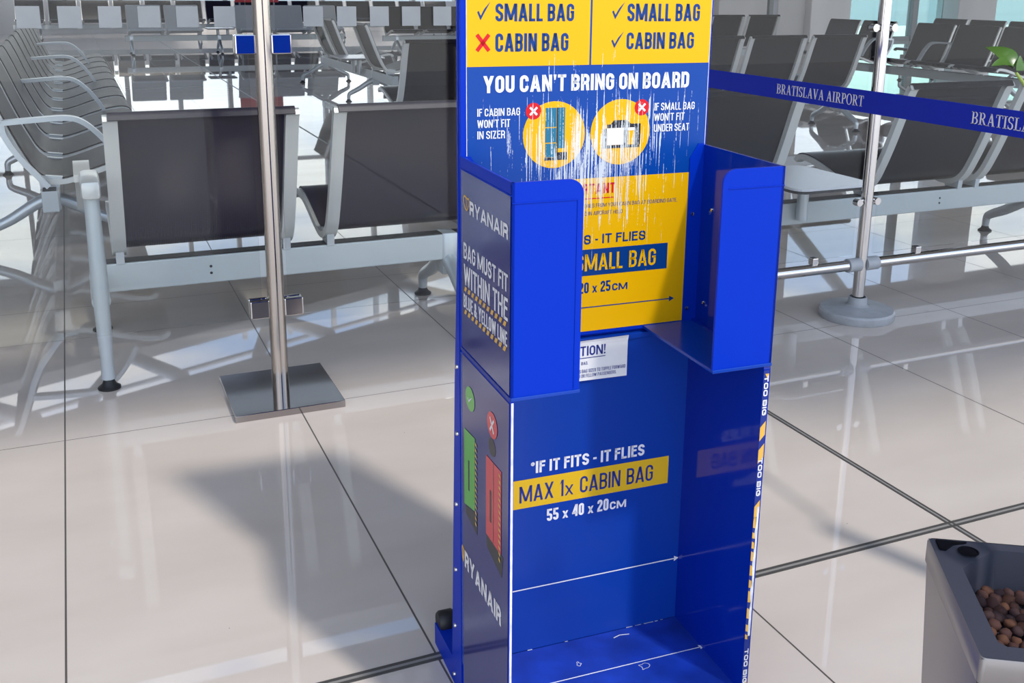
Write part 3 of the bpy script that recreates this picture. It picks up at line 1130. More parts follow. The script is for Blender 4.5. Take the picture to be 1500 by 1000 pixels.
mark('harp_emblem', MT['gold'], stl, harp, SF(eS), 0.0, -0.0115, 0.262, 0.288)
mark('green_disc', MT['green'], stl, disc, SF(0.0013), -0.0435, 0.5520, 0.0215, 0.0185)
mark('tick', MT['white'], stl, check, SF(0.0017), -0.033, -0.055, 0.5450, 0.5580)
mark('red_disc', MT['red'], stl, disc, SF(0.0013), -0.1430, 0.5520, 0.0215, 0.0190)
mark('white_cross', MT['white'], stl, cross, SF(0.0017), -0.1350, -0.1510, 0.5420, 0.5620, 0.0040)
mark('green_case_picture', MT['green'], stl, flat, SF(0.0013), [(-0.014, 0.494), (-0.066, 0.498), (-0.066, 0.380), (-0.014, 0.368)])
mark('red_case_picture', MT['red'], stl, flat, SF(0.0013), [(-0.117, 0.496), (-0.182, 0.499), (-0.182, 0.372), (-0.117, 0.372)])
for a in (0.0685, 0.1735):
    q = MB()
    for k in range(15):
        z = 0.494 - k * 0.0092
        flat(q, SF(0.0017), [(-a, z), (-a - 0.006, z - 0.0025), (-a - 0.006, z - 0.0070), (-a, z - 0.0045)])
    q.build('hazard_stripe', MT['gold'], stl)
mark('dark_shadow_print', MT['darkprint'], stl, flat, SF(0.0010), [(-0.020, 0.368), (-0.076, 0.380), (-0.076, 0.345), (-0.020, 0.355)])
mark('dark_shadow_print', MT['darkprint'], stl, flat, SF(0.0010), [(-0.117, 0.372), (-0.190, 0.372), (-0.185, 0.338), (-0.120, 0.352)])
mark('case_handle_print', MT['darkprint'], stl, disc, SF(0.0010), -0.1420, 0.5180, 0.0150, 0.0130)
mark('case_handle_print', MT['darkprint'], stl, rect, SF(0.0015), -0.034, -0.040, 0.400, 0.450)
mark('case_handle_print', MT['darkprint'], stl, rect, SF(0.0015), -0.134, -0.141, 0.400, 0.450)
mark('case_seam_print', MT['darkprint'], stl, rect, SF(0.0015), -0.149, -0.1505, 0.372, 0.497)

# --- TOO BIG tape on the front edge of the right side panel
TP = lambda z, u: (u, -D - 0.0006, z)      # reads downwards: text runs along -z
q = MB(); rect(q, lambda u, z: (u, -D - 0.0003, z), W - 0.0112, W - 0.0022, 0.075, Z1 - 0.010)
tape = q.build('hazard_tape', MT['navytext'], rp)
for z0 in (0.600, 0.470, 0.146):
    line_text('lettering', MT['white'], tape, 'TOO BIG', lambda s, t, z0=z0: (W - 0.0110 + t, -D - 0.0009, z0 - s), 0.0, 0.062, 0.0010, 0.0080, 0.26)
rnd = random.Random(5)
q = MB()
z = 0.39
pl_ = []
while z > 0.165:
    pl_.append((W - 0.0068 + rnd.uniform(-.0012, .0012), z))
    z -= rnd.uniform(0.006, 0.016)
flat(q, lambda u, zz: (u, -D - 0.0008, zz), pl_ + [(W - 0.0026, pl_[-1][1]), (W - 0.0026, pl_[0][1])])
q.build('torn_patch', MT['worn'], tape)
TPF = lambda u, zz: (u, -D - 0.0007, zz)
mark('orange_stripe', MT['gold'], tape, flat, TPF, [(W - 0.0090, 0.603), (W - 0.0026, 0.603), (W - 0.0026, 0.591)])
for z0 in (0.523, 0.487, 0.395, 0.085):
    mark('orange_stripe', MT['gold'], tape, flat, TPF, [(W - 0.0112, z0 - 0.004), (W - 0.0022, z0 + 0.006), (W - 0.0022, z0 - 0.016), (W - 0.0112, z0 - 0.026)])
z = 0.375
while z > 0.17:
    h = rnd.uniform(0.010, 0.022)
    if rnd.random() < 0.75:
        mark('orange_stripe', MT['gold'], tape, flat, TPF, [(W - 0.0112, z), (W - 0.0072, z - 0.003), (W - 0.0066, z - h), (W - 0.0112, z - h + 0.002)])
    z -= h + rnd.uniform(0.003, 0.010)

# ================================================================== glass barrier
PX, PY = 0.470, 2.800
post = thing('barrier_post', 'round polished steel glass-barrier post on a square mirror steel floor plate', 'post', (PX, PY, 0))
b = MB(); b.box(-0.151, 0.149, -0.160, 0.160, 0.0, 0.020, 0.0015)
b.build('base_plate', MT['plate'], post)
b = MB(); b.tube([(0, 0, 0.013), (0, 0, 1.75)], 0.0235, 32)
b.build('pole', MT['steel'], post, 40)


def clamp(sx, z, blue):
    b = MB()
    x0, x1 = sorted((sx * 0.020, sx * 0.074))
    b.box(x0, x1, -0.012, 0.010, z - 0.026, z + 0.026, 0.004)
    b.box(x0, x1, 0.0195, 0.030, z - 0.026, z + 0.026, 0.004)
    b.box(*sorted((sx * 0.020, sx * 0.034)), 0.008, 0.022, z - 0.020, z + 0.020)
    o = b.build('clamp', MT['chrome'], post)
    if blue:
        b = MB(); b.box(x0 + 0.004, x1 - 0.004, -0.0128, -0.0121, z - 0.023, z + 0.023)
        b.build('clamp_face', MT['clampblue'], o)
    else:
        b = MB(); b.box(x0 + 0.004, x1 - 0.004, -0.0128, -0.0121, z - 0.023, z + 0.023)
        b.build('clamp_face', MT['plate'], o)


GY = PY + 0.020
for sx in (-1, 1):
    clamp(sx, 0.262, False)
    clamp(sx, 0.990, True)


def pane(x0, x1, y, z0, z1, label, stickers=()):
    b = MB(); b.box(x0, x1, y - 0.004, y + 0.004, z0, z1)
    o = b.build('glass_panel', MT['glass'])
    tag(o, label, 'glass panel')
    for x in stickers:
        b = MB(); b.box(x, x + 0.0535, y - 0.0047, y - 0.0042, 1.0345, 1.087)
        b.build('square_sticker', MT['sticker'], o)
    return o


pane(-1.35, 0.432, GY - 0.005, 0.232, 1.62, 'clear glass panel left of the steel post, with a row of square stickers',
     [-0.112 + 0.0925 * k for k in range(-3, 6)])
pane(0.506, 1.575, GY - 0.005, 0.232, 1.62, 'clear glass panel between the steel post and the blue bag sizer, with square stickers',
     [0.582 + 0.0915 * k for k in range(0, 8)])

# stanchions on round grey feet, joined by a low rail
SY = 2.755
def stanchion(x, label):
    t = thing('barrier_stanchion', label, 'post', (x, SY, 0), 0)
    b = MB()
    b.lathe([(0.0, 0.0), (0.128, 0.0), (0.132, 0.006), (0.132, 0.026), (0.127, 0.033), (0.06, 0.040), (0.042, 0.044)], seg=48)
    b.build('round_base', MT['greyplastic'], t, 35)
    b = MB(); b.lathe([(0.042, 0.043), (0.034, 0.048), (0.032, 0.075), (0.028, 0.076)], seg=32)
    b.build('collar', MT['greyplastic'], t, 35)
    b = MB(); b.tube([(0, 0, 0.045), (0, 0, 1.45)], 0.0205, 28)
    b.build('pole', MT['chrome'], t, 40)
    for sx in (-1, 1):
        b = MB(); b.tube([(sx * 0.012, -0.004, 0.197), (sx * 0.066, -0.004, 0.197)], 0.0245, 24)
        b.build('rail_sleeve', MT['greyplastic'], t, 40)
        for z in (0.423, 1.020):
            b = MB()
            b.tube([(sx * 0.018, 0, z + 0.006), (sx * 0.048, 0, z + 0.006)], 0.006, 14)
            b.tube([(sx * 0.018, 0, z - 0.006), (sx * 0.048, 0, z - 0.006)], 0.006, 14)
            b.tube([(sx * 0.040, -0.012, z), (sx * 0.040, 0.012, z)], 0.013, 18)
            b.build('clamp', MT['chrome'], t, 40)
    return t


stanchion(2.523, 'chrome stanchion on a round grey foot, right of the bag sizer')
stanchion(1.660, 'chrome stanchion on a round grey foot, hidden behind the bag sizer')


def rail(x0, x1, clips, label):
    b = MB(); b.tube([(x0, SY - 0.004, 0.197), (x1, SY - 0.004, 0.197)], 0.0195, 24)
    o = b.build('barrier_rail', MT['chrome'], None, 40)
    tag(o, label, 'rail')
    for x in clips:
        b = MB(); b.box(x - 0.012, x + 0.012, SY - 0.013, SY + 0.013, 0.214, 0.240, 0.003)
        b.build('glass_clip', MT['chrome'], o)


rail(1.726, 2.457, (1.87, 2.310), 'short chrome rail running from the round-footed stanchion towards the bag sizer')
rail(2.589, 3.950, (2.775, 3.70), 'chrome rail running from the round-footed stanchion to the right edge')
b = MB()
pane(1.706, 2.477, SY, 0.232, 1.25, 'clear glass panel between the bag sizer and the chrome stanchion')
pane(2.569, 3.900, SY, 0.232, 1.25, 'clear glass panel right of the chrome stanchion')
t = thing('barrier_stanchion', 'chrome stanchion outside the right edge of the picture', 'post', (4.0, SY, 0))
b = MB(); b.lathe([(0.0, 0.0), (0.132, 0.0), (0.132, 0.026), (0.127, 0.033), (0.042, 0.044)], seg=48); b.build('round_base', MT['greyplastic'], t, 35)
b = MB(); b.tube([(0, 0, 0.04), (0, 0, 1.45)], 0.0205, 28); b.build('pole', MT['chrome'], t, 40)
b = MB(); b.tube([(-0.066, -0.004, 0.197), (-0.012, -0.004, 0.197)], 0.0245, 24); b.build('rail_sleeve', MT['greyplastic'], t, 40)

# ================================================================== queue belt
BX, BZ0, BZ1 = 1.672, 0.8685, 0.9195
b = MB()
b.box(BX - 0.0008, BX + 0.0008, 0.955, 2.735, BZ0, BZ1)
belt = b.build('queue_belt', MT['belt'])
tag(belt, 'blue retractable queue belt with white serif lettering, stretched past the glass barrier', 'belt')
# serif capitals, drawn on a unit-high grid
def ring(cx, cz, rx, rz, a0, a1, tx, tz, n=14):
    """band along an ellipse arc, thick sideways (tx) and thin at top and bottom (tz)"""
    out = []
    for k in range(n):
        s0 = a0 + (a1 - a0) * k / n
        s1 = a0 + (a1 - a0) * (k + 1) / n
        o = lambda s: (cx + rx * math.cos(s), cz + rz * math.sin(s))
        i = lambda s: (cx + (rx - tx) * math.cos(s), cz + (rz - tz) * math.sin(s))
        out.append([o(s0), o(s1), i(s1), i(s0)])
    return out


def R_(x0, x1, z0, z1):
    return [(x0, z0), (x1, z0), (x1, z1), (x0, z1)]


def para(x0, z0, x1, z1, w):
    return [(x0 - w / 2, z0), (x0 + w / 2, z0), (x1 + w / 2, z1), (x1 - w / 2, z1)]


SER = {
    'I': (0.36, [R_(0.11, 0.25, 0, 1), R_(0, 0.36, 0, 0.05), R_(0, 0.36, 0.95, 1)]),
    'B': (0.66, [R_(0.10, 0.24, 0, 1), R_(0, 0.36, 0, 0.05), R_(0, 0.36, 0.95, 1)] +
          ring(0.34, 0.755, 0.25, 0.245, -PI / 2, PI / 2, 0.13, 0.06) + ring(0.34, 0.265, 0.30, 0.265, -PI / 2, PI / 2, 0.14, 0.06) +
          [R_(0.24, 0.34, 0.94, 1), R_(0.24, 0.34, 0.47, 0.53), R_(0.24, 0.34, 0, 0.06)]),
    'P': (0.60, [R_(0.10, 0.24, 0, 1), R_(0, 0.36, 0, 0.05), R_(0, 0.30, 0.95, 1)] + ring(0.32, 0.725, 0.26, 0.275, -PI / 2, PI / 2, 0.13, 0.06) +
          [R_(0.24, 0.32, 0.94, 1), R_(0.24, 0.32, 0.45, 0.51)]),
    'R': (0.72, [R_(0.10, 0.24, 0, 1), R_(0, 0.36, 0, 0.05), R_(0, 0.30, 0.95, 1)] + ring(0.32, 0.735, 0.26, 0.265, -PI / 2, PI / 2, 0.13, 0.06) +
          [R_(0.24, 0.32, 0.94, 1), R_(0.24, 0.32, 0.47, 0.53), para(0.62, 0, 0.36, 0.48, 0.15), R_(0.52, 0.74, 0, 0.05)]),
    'A': (0.74, [para(0.12, 0, 0.36, 1, 0.07), para(0.60, 0, 0.36, 1, 0.16), R_(0.20, 0.50, 0.30, 0.36), R_(0, 0.25, 0, 0.05), R_(0.47, 0.74, 0, 0.05)]),
    'V': (0.72, [para(0.36, 0, 0.13, 1, 0.16), para(0.36, 0, 0.60, 1, 0.07), R_(0, 0.27, 0.95, 1), R_(0.48, 0.72, 0.95, 1)]),
    'T': (0.62, [R_(0.24, 0.38, 0, 1), R_(0.14, 0.48, 0, 0.05), R_(0, 0.62, 0.94, 1), R_(0, 0.05, 0.74, 1), R_(0.57, 0.62, 0.74, 1)]),
    'L': (0.60, [R_(0.10, 0.24, 0, 1), R_(0, 0.36, 0.95, 1), R_(0, 0.58, 0, 0.06), R_(0.53, 0.58, 0, 0.28)]),
    'O': (0.72, ring(0.36, 0.5, 0.36, 0.52, 0, 2 * PI, 0.14, 0.05, 28)),
    'S': (0.52, ring(0.25, 0.75, 0.24, 0.26, 0.15 * PI, 1.5 * PI, 0.12, 0.07) + ring(0.25, 0.26, 0.25, 0.27, -0.85 * PI, 0.5 * PI, 0.13, 0.07) +
          [R_(0.42, 0.47, 0.70, 0.98), R_(0.02, 0.07, 0.02, 0.30)]),
}


def serif(mb, s, fn, w0, w1, h0, h1):
    x = 0.0
    polys = []
    for ch in s:
        if ch == ' ':
            x += 0.30
            continue
        w, ps = SER[ch]
        for p in ps:
            polys.append([(x + a, c) for a, c in p])
        x += w + 0.05
    x -= 0.05
    for p in polys:
        flat(mb, fn, [(w0 + a / x * (w1 - w0), h0 + c * (h1 - h0)) for a, c in p])


BFN = lambda y, z: (BX - 0.0012, -y, z)          # reads from far (left) to near (right)
Y_B0, Y_B1 = 2.190, 1.866
for y0, y1 in ((-Y_B0, -Y_B1), (-1.550, -1.226)):
    q = MB()
    serif(q, 'BRATISLAVA AIRPORT', BFN, y0, y1, 0.8815, 0.9065)
    q.build('lettering', MT['beltink'], belt)
t = thing('queue_post', 'steel queue belt post outside the right edge of the picture', 'post', (BX, 0.93, 0))
b = MB(); b.lathe([(0, 0), (0.15, 0), (0.15, 0.02), (0.03, 0.03)], seg=40); b.build('round_base', MT['steel'], t, 35)
b = MB(); b.tube([(0, 0, 0.025), (0, 0, 0.96)], 0.025, 24); b.build('pole', MT['steel'], t, 40)

# ================================================================== planter
c0 = Vector((0.945, 0.869)); c1 = Vector((0.813, 0.659))       # back-left and front-left top corners
ex = (c0 - c1); SIDE = ex.length
ey = ex.normalized()                                          # from front to back
exr = Vector((ey.y, -ey.x))                                   # to the right
cen = (c0 + c1) / 2 + exr * SIDE / 2
ang = math.atan2(exr.y, exr.x)
pl = thing('planter', 'square silver planter with a dark slate rim, holding brown clay pebbles', 'planter', (cen.x, cen.y, 0), ang)
PH, hs = 0.470, SIDE / 2


def loft(mb, sections, cap0=True, cap1=True):
    bm = mb.bm
    R = [[bm.verts.new(p) for p in s] for s in sections]
    n = len(R[0])
    for a, b_ in zip(R, R[1:]):
        for k in range(n):
            bm.faces.new((a[k], a[(k + 1) % n], b_[(k + 1) % n], b_[k]))
    if cap0:
        bm.faces.new(R[0][::-1])
    if cap1:
        bm.faces.new(R[-1])


def sq(h, z, r=0.006, n=4):
    pts = []
    for (sx, sy_, a0) in ((1, 1, 0), (-1, 1, PI / 2), (-1, -1, PI), (1, -1, 1.5 * PI)):
        for k in range(n + 1):
            a = a0 + PI / 2 * k / n
            pts.append((sx * (h - r) + r * math.cos(a), sy_ * (h - r) + r * math.sin(a), z))
    return pts


b = MB()
loft(b, [sq(hs * 0.80, 0.0), sq(hs * 0.985, PH - 0.034), ], True, False)
b.build('body', MT['planter'], pl, 40)
b = MB()
loft(b, [sq(hs * 0.988, PH - 0.032), sq(hs, PH - 0.030), sq(hs, PH - 0.003), sq(hs * 0.985, PH)], False, False)
b.build('silver_collar', MT['planter'], pl, 40)
# rim with an eight-cornered opening, chamfer pocket and water gauge hole
IN = hs * 0.68
ch = hs * 0.28
IX, IB, IF = hs * 0.77, hs * 0.90, hs * 0.74
oct_ = [(IX, hs * 0.50), (hs * 0.36, IB), (-hs * 0.36, IB), (-IX, hs * 0.50), (-IX, -IF + hs * 0.06), (-IX + hs * 0.06, -IF), (IX - hs * 0.06, -IF), (IX, -IF + hs * 0.06)]
b = MB()
bm = b.bm
hz = hs * 0.985
out8 = [(hz, hs * 0.50), (hs * 0.36, hz), (-hs * 0.36, hz), (-hz, hs * 0.50), (-hz, -IF + hs * 0.06), (-IX + hs * 0.06, -hz), (IX - hs * 0.06, -hz), (hz, -IF + hs * 0.06)]
corners = {1: (hz, hz), 3: (-hz, hz), 5: (-hz, -hz), 7: (hz, -hz)}
vo = [bm.verts.new((x, y, PH - 0.001)) for x, y in out8]
vi = [bm.verts.new((x, y, PH - 0.004)) for x, y in oct_]
vl = [bm.verts.new((x * 0.94, y * 0.94, PH - 0.060)) for x, y in oct_]
for k in range(8):
    k2 = (k + 1) % 8
    bm.faces.new((vi[k], vi[k2], vl[k2], vl[k]))
    if k2 in corners and k2 % 2 == 1:
        c = bm.verts.new((*corners[k2], PH - 0.001))
        bm.faces.new((vo[k], c, vo[k2], vi[k2], vi[k]))
    else:
        bm.faces.new((vo[k], vo[k2], vi[k2], vi[k]))
b.build('rim', MT['planterrim'], pl, 25)
b = MB()
b.lathe([(0.0125, 0.0012), (0.0110, 0.0016), (0.0105, 0.0), (0.0, 0.0)], (-hs * 0.645, hs * 0.78, PH - 0.0012), 24)
g1 = b.build('water_gauge_hole', MT['recess_shade'], pl)
b = MB()
b.prism([(-hs * 0.92, hs * 0.955), (-hs * 0.92, hs * 0.78), (-hs * 0.86, hs * 0.78), (-hs * 0.76, hs * 0.90), (-hs * 0.62, hs * 0.955)], 'z', PH - 0.004, PH + 0.0006)
b.build('corner_pocket', MT['recess_shade'], pl)
b = MB()
b.poly([(x * 0.95, y * 0.95, PH - 0.058) for x, y in oct_])
b.build('liner', MT['planterrim'], pl)

# clay pebbles, each one its own object
peb_m = []
for k, c in enumerate(((0.060, 0.023, 0.019), (0.072, 0.028, 0.021), (0.040, 0.017, 0.018), (0.098, 0.038, 0.020))):
    peb_m.append(vary(mat('clay_%d' % k, c, 0.85), (160, 160, 160), 0.35))
peb_mesh = []
for k in range(8):
    bm = bmesh.new()
    bmesh.ops.create_icosphere(bm, subdivisions=2, radius=1)
    rk = random.Random(k)
    ph = [rk.uniform(0, 6) for _ in range(6)]
    for v in bm.verts:
        d = v.co.normalized()
        v.co = d * (1 + 0.13 * math.sin(3 * d.x + ph[0]) * math.cos(2.5 * d.y + ph[1]) + 0.09 * math.sin(5 * d.z + ph[2] + 3 * d.x) + rk.uniform(-.02, .02))
        v.co.z *= 0.86
    me = bpy.data.meshes.new('clay_pebble')
    bm.to_mesh(me); bm.free()
    me.materials.append(peb_m[k % 4])
    for p in me.polygons:
        p.use_smooth = True
    peb_mesh.append(me)
spots = []
rk = random.Random(11)
pitch = 0.0142
nx_, ny = int(2 * IX * 0.9 / pitch), int((IB + IF) * 0.9 / pitch)
for iy in range(ny + 1):
    for ix in range(nx_ + 1):
        x = -IX * 0.90 + (ix + (0.5 if iy % 2 else 0)) * pitch + rk.uniform(-.0022, .0022)
        y = -IF * 0.90 + iy * pitch + rk.uniform(-.0022, .0022)
        if abs(x) > IX * 0.90 or y > IB * 0.90 or abs(x) + max(0, y) * 1.1 > hs * 1.22:
            continue
        spots.append((x, y))
ca, sa = math.cos(ang), math.sin(ang)
for k, (x, y) in enumerate(spots):
    me = peb_mesh[rk.randrange(8)]
    o = bpy.data.objects.new('clay_pebble', me)
    COL.objects.link(o)
    r = rk.uniform(0.0066, 0.0092)
    o.scale = (r * rk.uniform(.9, 1.15), r, r)
    o.rotation_euler = (rk.uniform(-.5, .5), rk.uniform(-.5, .5), rk.uniform(0, 6))
    o.location = (cen.x + ca * x - sa * y, cen.y + sa * x + ca * y, PH - 0.058 + 0.0075 + rk.choice((0, 0.001, 0.004)))
    tag(o, 'brown clay pebble lying in the silver planter', 'pebble', 'clay pebbles in the planter')

# plant: stems rise out of view, one branch of leaves comes back into the top right corner
plant = thing('potted_plant', 'green leafy plant growing from the silver planter, its leaves at the top right corner', 'plant', (cen.x, cen.y, PH - 0.05))
SX, SYY = 0.985, 0.775                                        # where the leafy tip ends up (world)
def leaf_mesh(mb, base, tip, width, normal, curl=0.15, n=8):
    base, tip, normal = Vector(base), Vector(tip), Vector(normal).normalized()
    d = tip - base
    s = d.cross(normal).normalized()
    L_ = d.length
    rows = []
    for k in range(n + 1):
        t_ = k / n
        w_ = width * (math.sin(PI * t_ ** 0.8) ** 0.75 if 0 < t_ < 1 else 0.02)
        c = base + d * t_ + normal * (curl * L_ * math.sin(PI * t_) - 0.12 * L_ * t_ * t_)
        rows.append([mb.bm.verts.new(c - s * w_ / 2 + normal * w_ * 0.18), mb.bm.verts.new(c), mb.bm.verts.new(c + s * w_ / 2 + normal * w_ * 0.18)])
    for a, b_ in zip(rows, rows[1:]):
        mb.bm.faces.new((a[0], a[1], b_[1], b_[0]))
        mb.bm.faces.new((a[1], a[2], b_[2], b_[1]))


b = MB()
T0 = Vector((cen.x, cen.y, PH - 0.055))
br = Vector((0.893, 0.748, 1.035))
b.tube([T0, T0 + Vector((0.012, -0.01, 0.2)), T0 + Vector((0.02, -0.005, 0.42)), T0 + Vector((0.0, 0.01, 0.56))], [0.007, 0.006, 0.005, 0.004], 10)
b.tube([T0 + Vector((0.016, -0.008, 0.33)), Vector((0.965, 0.72, 0.93)), Vector((0.925, 0.735, 1.005)), br, Vector((0.868, 0.756, 1.064))], [0.004, 0.0035, 0.003, 0.0025, 0.0015], 8)
for k in range(4):
    a = k * 1.7 + 0.4
    b.tube([T0 + Vector((0.02 * math.cos(a), 0.02 * math.sin(a), 0)), T0 + Vector((0.05 + 0.03 * math.cos(a), -0.04 + 0.03 * math.sin(a), 0.3)),
            T0 + Vector((0.10 + 0.05 * math.cos(a), -0.09 + 0.05 * math.sin(a), 0.5 + 0.03 * k))], [0.006, 0.005, 0.003], 8)
st_ = b.build('stems', MT['stem'], None, 60)
st_.parent = plant
st_.location = -plant.location
b = MB()
V_ = Vector
leaf_mesh(b, (0.866, 0.758, 1.068), (0.838, 0.758, 1.074), 0.015, (0.1, -0.5, 0.9), 0.12)
leaf_mesh(b, (0.866, 0.758, 1.068), (0.862, 0.790, 1.090), 0.022, (-0.2, -0.75, 0.6), 0.12)
leaf_mesh(b, (0.868, 0.756, 1.066), (0.884, 0.765, 1.075), 0.016, (0.1, -0.75, 0.6), 0.30)
leaf_mesh(b, (0.880, 0.752, 1.052), (0.900, 0.735, 1.040), 0.018, (0.2, -0.6, 0.7), 0.15)
leaf_mesh(b, (0.893, 0.748, 1.035), (0.935, 0.72, 1.045), 0.022, (0.2, -0.6, 0.7), 0.15)
for k in range(4):
    a = k * 1.7 + 0.4
    p = T0 + Vector((0.10 + 0.05 * math.cos(a), -0.09 + 0.05 * math.sin(a), 0.5 + 0.03 * k))
    for j in range(4):
        aa = a + j * 1.57
        d = Vector((math.cos(aa), math.sin(aa), 0.4))
        leaf_mesh(b, p - Vector((0, 0, 0.03 * j)), p - Vector((0, 0, 0.03 * j)) + d * 0.04, 0.024, (-0.3 * d.x, -0.3 * d.y, 1), 0.1)
lv = b.build('leaves', MT['leaf'], None, 60)
lv.parent = plant
lv.location = -plant.location

# ================================================================== beam seating
PROF = [(-0.245, 0.770), (-0.232, 0.788), (-0.214, 0.780), (-0.185, 0.715), (-0.150, 0.620), (-0.115, 0.530), (-0.080, 0.450),
        (-0.045, 0.385), (0.0, 0.350), (0.06, 0.345), (0.13, 0.362), (0.22, 0.392), (0.31, 0.416), (0.385, 0.425), (0.425, 0.415), (0.44, 0.395)]
SP = spline(PROF, 4)
SW = 0.550


def seat_shell(m):
    bm = bmesh.new()
    uvl = bm.loops.layers.uv.new('UVMap')
    arc = [0.0]
    for a, b_ in zip(SP, SP[1:]):
        arc.append(arc[-1] + (b_ - a).length)
    cols = [-0.262 + 0.524 * k / 6 for k in range(7)]
    def off(i, t):
        d = (SP[min(i + 1, len(SP) - 1)] - SP[max(i - 1, 0)]).normalized()
        return SP[i] + Vector((-d.y, d.x)) * t
    layers = []
    for t in (-0.003, 0.003):
        layers.append([[bm.verts.new((SW / 2 + c, off(i, t).x, off(i, t).y)) for c in cols] for i in range(len(SP))])
    uv = {}
    for lay in layers:
        for i, row in enumerate(lay):
            for c, v in zip(cols, row):
                uv[v] = (c, arc[i])
    A, B = layers
    n, mcol = len(SP), len(cols)
    for i in range(n - 1):
        for k in range(mcol - 1):
            bm.faces.new((A[i][k], A[i][k + 1], A[i + 1][k + 1], A[i + 1][k]))
            bm.faces.new((B[i][k], B[i + 1][k], B[i + 1][k + 1], B[i][k + 1]))
        bm.faces.new((A[i][0], A[i + 1][0], B[i + 1][0], B[i][0]))
        bm.faces.new((A[i][-1], B[i][-1], B[i + 1][-1], A[i + 1][-1]))
    for k in range(mcol - 1):
        bm.faces.new((A[0][k], B[0][k], B[0][k + 1], A[0][k + 1]))
        bm.faces.new((A[-1][k], A[-1][k + 1], B[-1][k + 1], B[-1][k]))
    bmesh.ops.recalc_face_normals(bm, faces=bm.faces)
    for f_ in bm.faces:
        for l in f_.loops:
            l[uvl].uv = uv[l.vert]
    me = bpy.data.meshes.new('seat')
    bm.to_mesh(me)
    bm.free()
    me.materials.append(m)
    for p in me.polygons:
        p.use_smooth = True
    me.set_sharp_from_angle(angle=math.radians(50))
    return me


def strip_mesh(x0, x1):
    """flat side frame following the seat curve"""
    bm = bmesh.new()
    rings = []
    for i in range(len(SP)):
        d = (SP[min(i + 1, len(SP) - 1)] - SP[max(i - 1, 0)]).normalized()
        nrm = Vector((-d.y, d.x))
        a = SP[i] - nrm * 0.0035
        b_ = SP[i] - nrm * 0.026
        rings.append([bm.verts.new((x0, a.x, a.y)), bm.verts.new((x1, a.x, a.y)), bm.verts.new((x1, b_.x, b_.y)), bm.verts.new((x0, b_.x, b_.y))])
    for a, b_ in zip(rings, rings[1:]):
        for k in range(4):
            bm.faces.new((a[k], a[(k + 1) % 4], b_[(k + 1) % 4], b_[k]))
    bm.faces.new(rings[0][::-1])
    bm.faces.new(rings[-1])
    bmesh.ops.recalc_face_normals(bm, faces=bm.faces)
    me = bpy.data.meshes.new('side_frame')
    bm.to_mesh(me)
    bm.free()
    me.materials.append(MT['silver'])
    for p in me.polygons:
        p.use_smooth = True
    me.set_sharp_from_angle(angle=math.radians(40))
    return me


ME_SEAT = seat_shell(MT['seat'])
ME_SEATG = seat_shell(MT['seatgrey'])
ME_SEATD = seat_shell(MT['seatdark'])
ME_SEATP = seat_shell(MT['seatlit'])
ME_FL = strip_mesh(0.0, 0.040)
ME_FR = strip_mesh(SW - 0.040, SW)


def mesh_of(b, name, m, smooth=None):
    o = b.build(name, m, None, smooth)
    me = o.data
    bpy.data.objects.remove(o)
    return me


b = MB()
for x in (0.02, SW - 0.02):
    b.prism([(-0.035, 0.303), (0.035, 0.303), (0.055, 0.350), (-0.040, 0.362)], 'x', x - 0.012, x + 0.012)
ME_BR = mesh_of(b, 'seat_bracket', MT['legalu'])
b = MB()
for s in (-1, 1):
    pts = [p.to_3d() for p in spline([(0.0, 0.215), (s * 0.07, 0.190), (s * 0.17, 0.130), (s * 0.25, 0.092), (s * 0.278, 0.070), (s * 0.283, 0.026)], 5)]
    pts = [(0, p.x, p.y) for p in pts]
    b.tube(pts, [0.030 - 0.014 * k / (len(pts) - 1) for k in range(len(pts))], 12)
b.box(-0.028, 0.028, -0.035, 0.035, 0.16, 0.31, 0.006)
ME_LEG = mesh_of(b, 'leg', MT['legalu'], 40)
b = MB()
b.lathe([(0, 0.034), (0.012, 0.034), (0.020, 0.014), (0.032, 0.005), (0.032, 0), (0, 0)], seg=20)
ME_FOOT = mesh_of(b, 'foot', MT['rubber'], 40)


def flat_sweep(b, pts, wx, th):
    """flat bar of width wx (along x) and thickness th following (y, z) points"""
    bm = b.bm
    rings = []
    P = [Vector(p) for p in pts]
    for i in range(len(P)):
        d = (P[min(i + 1, len(P) - 1)] - P[max(i - 1, 0)]).normalized()
        nrm = Vector((-d.y, d.x)) * th / 2
        a, c = P[i] + nrm, P[i] - nrm
        rings.append([bm.verts.new(q) for q in ((-wx / 2, a.x, a.y), (wx / 2, a.x, a.y), (wx / 2, c.x, c.y), (-wx / 2, c.x, c.y))])
    for a, c in zip(rings, rings[1:]):
        for k in range(4):
            bm.faces.new((a[k], a[(k + 1) % 4], c[(k + 1) % 4], c[k]))
    bm.faces.new(rings[0][::-1])
    bm.faces.new(rings[-1])


b = MB()
flat_sweep(b, spline([(-0.15, 0.592), (-0.02, 0.600), (0.09, 0.603), (0.15, 0.585), (0.21, 0.530), (0.26, 0.460), (0.285, 0.415)], 5), 0.046, 0.020)
flat_sweep(b, spline([(-0.15, 0.592), (-0.145, 0.540), (-0.10, 0.450), (-0.04, 0.370), (0.0, 0.32)], 5), 0.030, 0.022)
ME_ARM = mesh_of(b, 'armrest', MT['legalu'], 40)


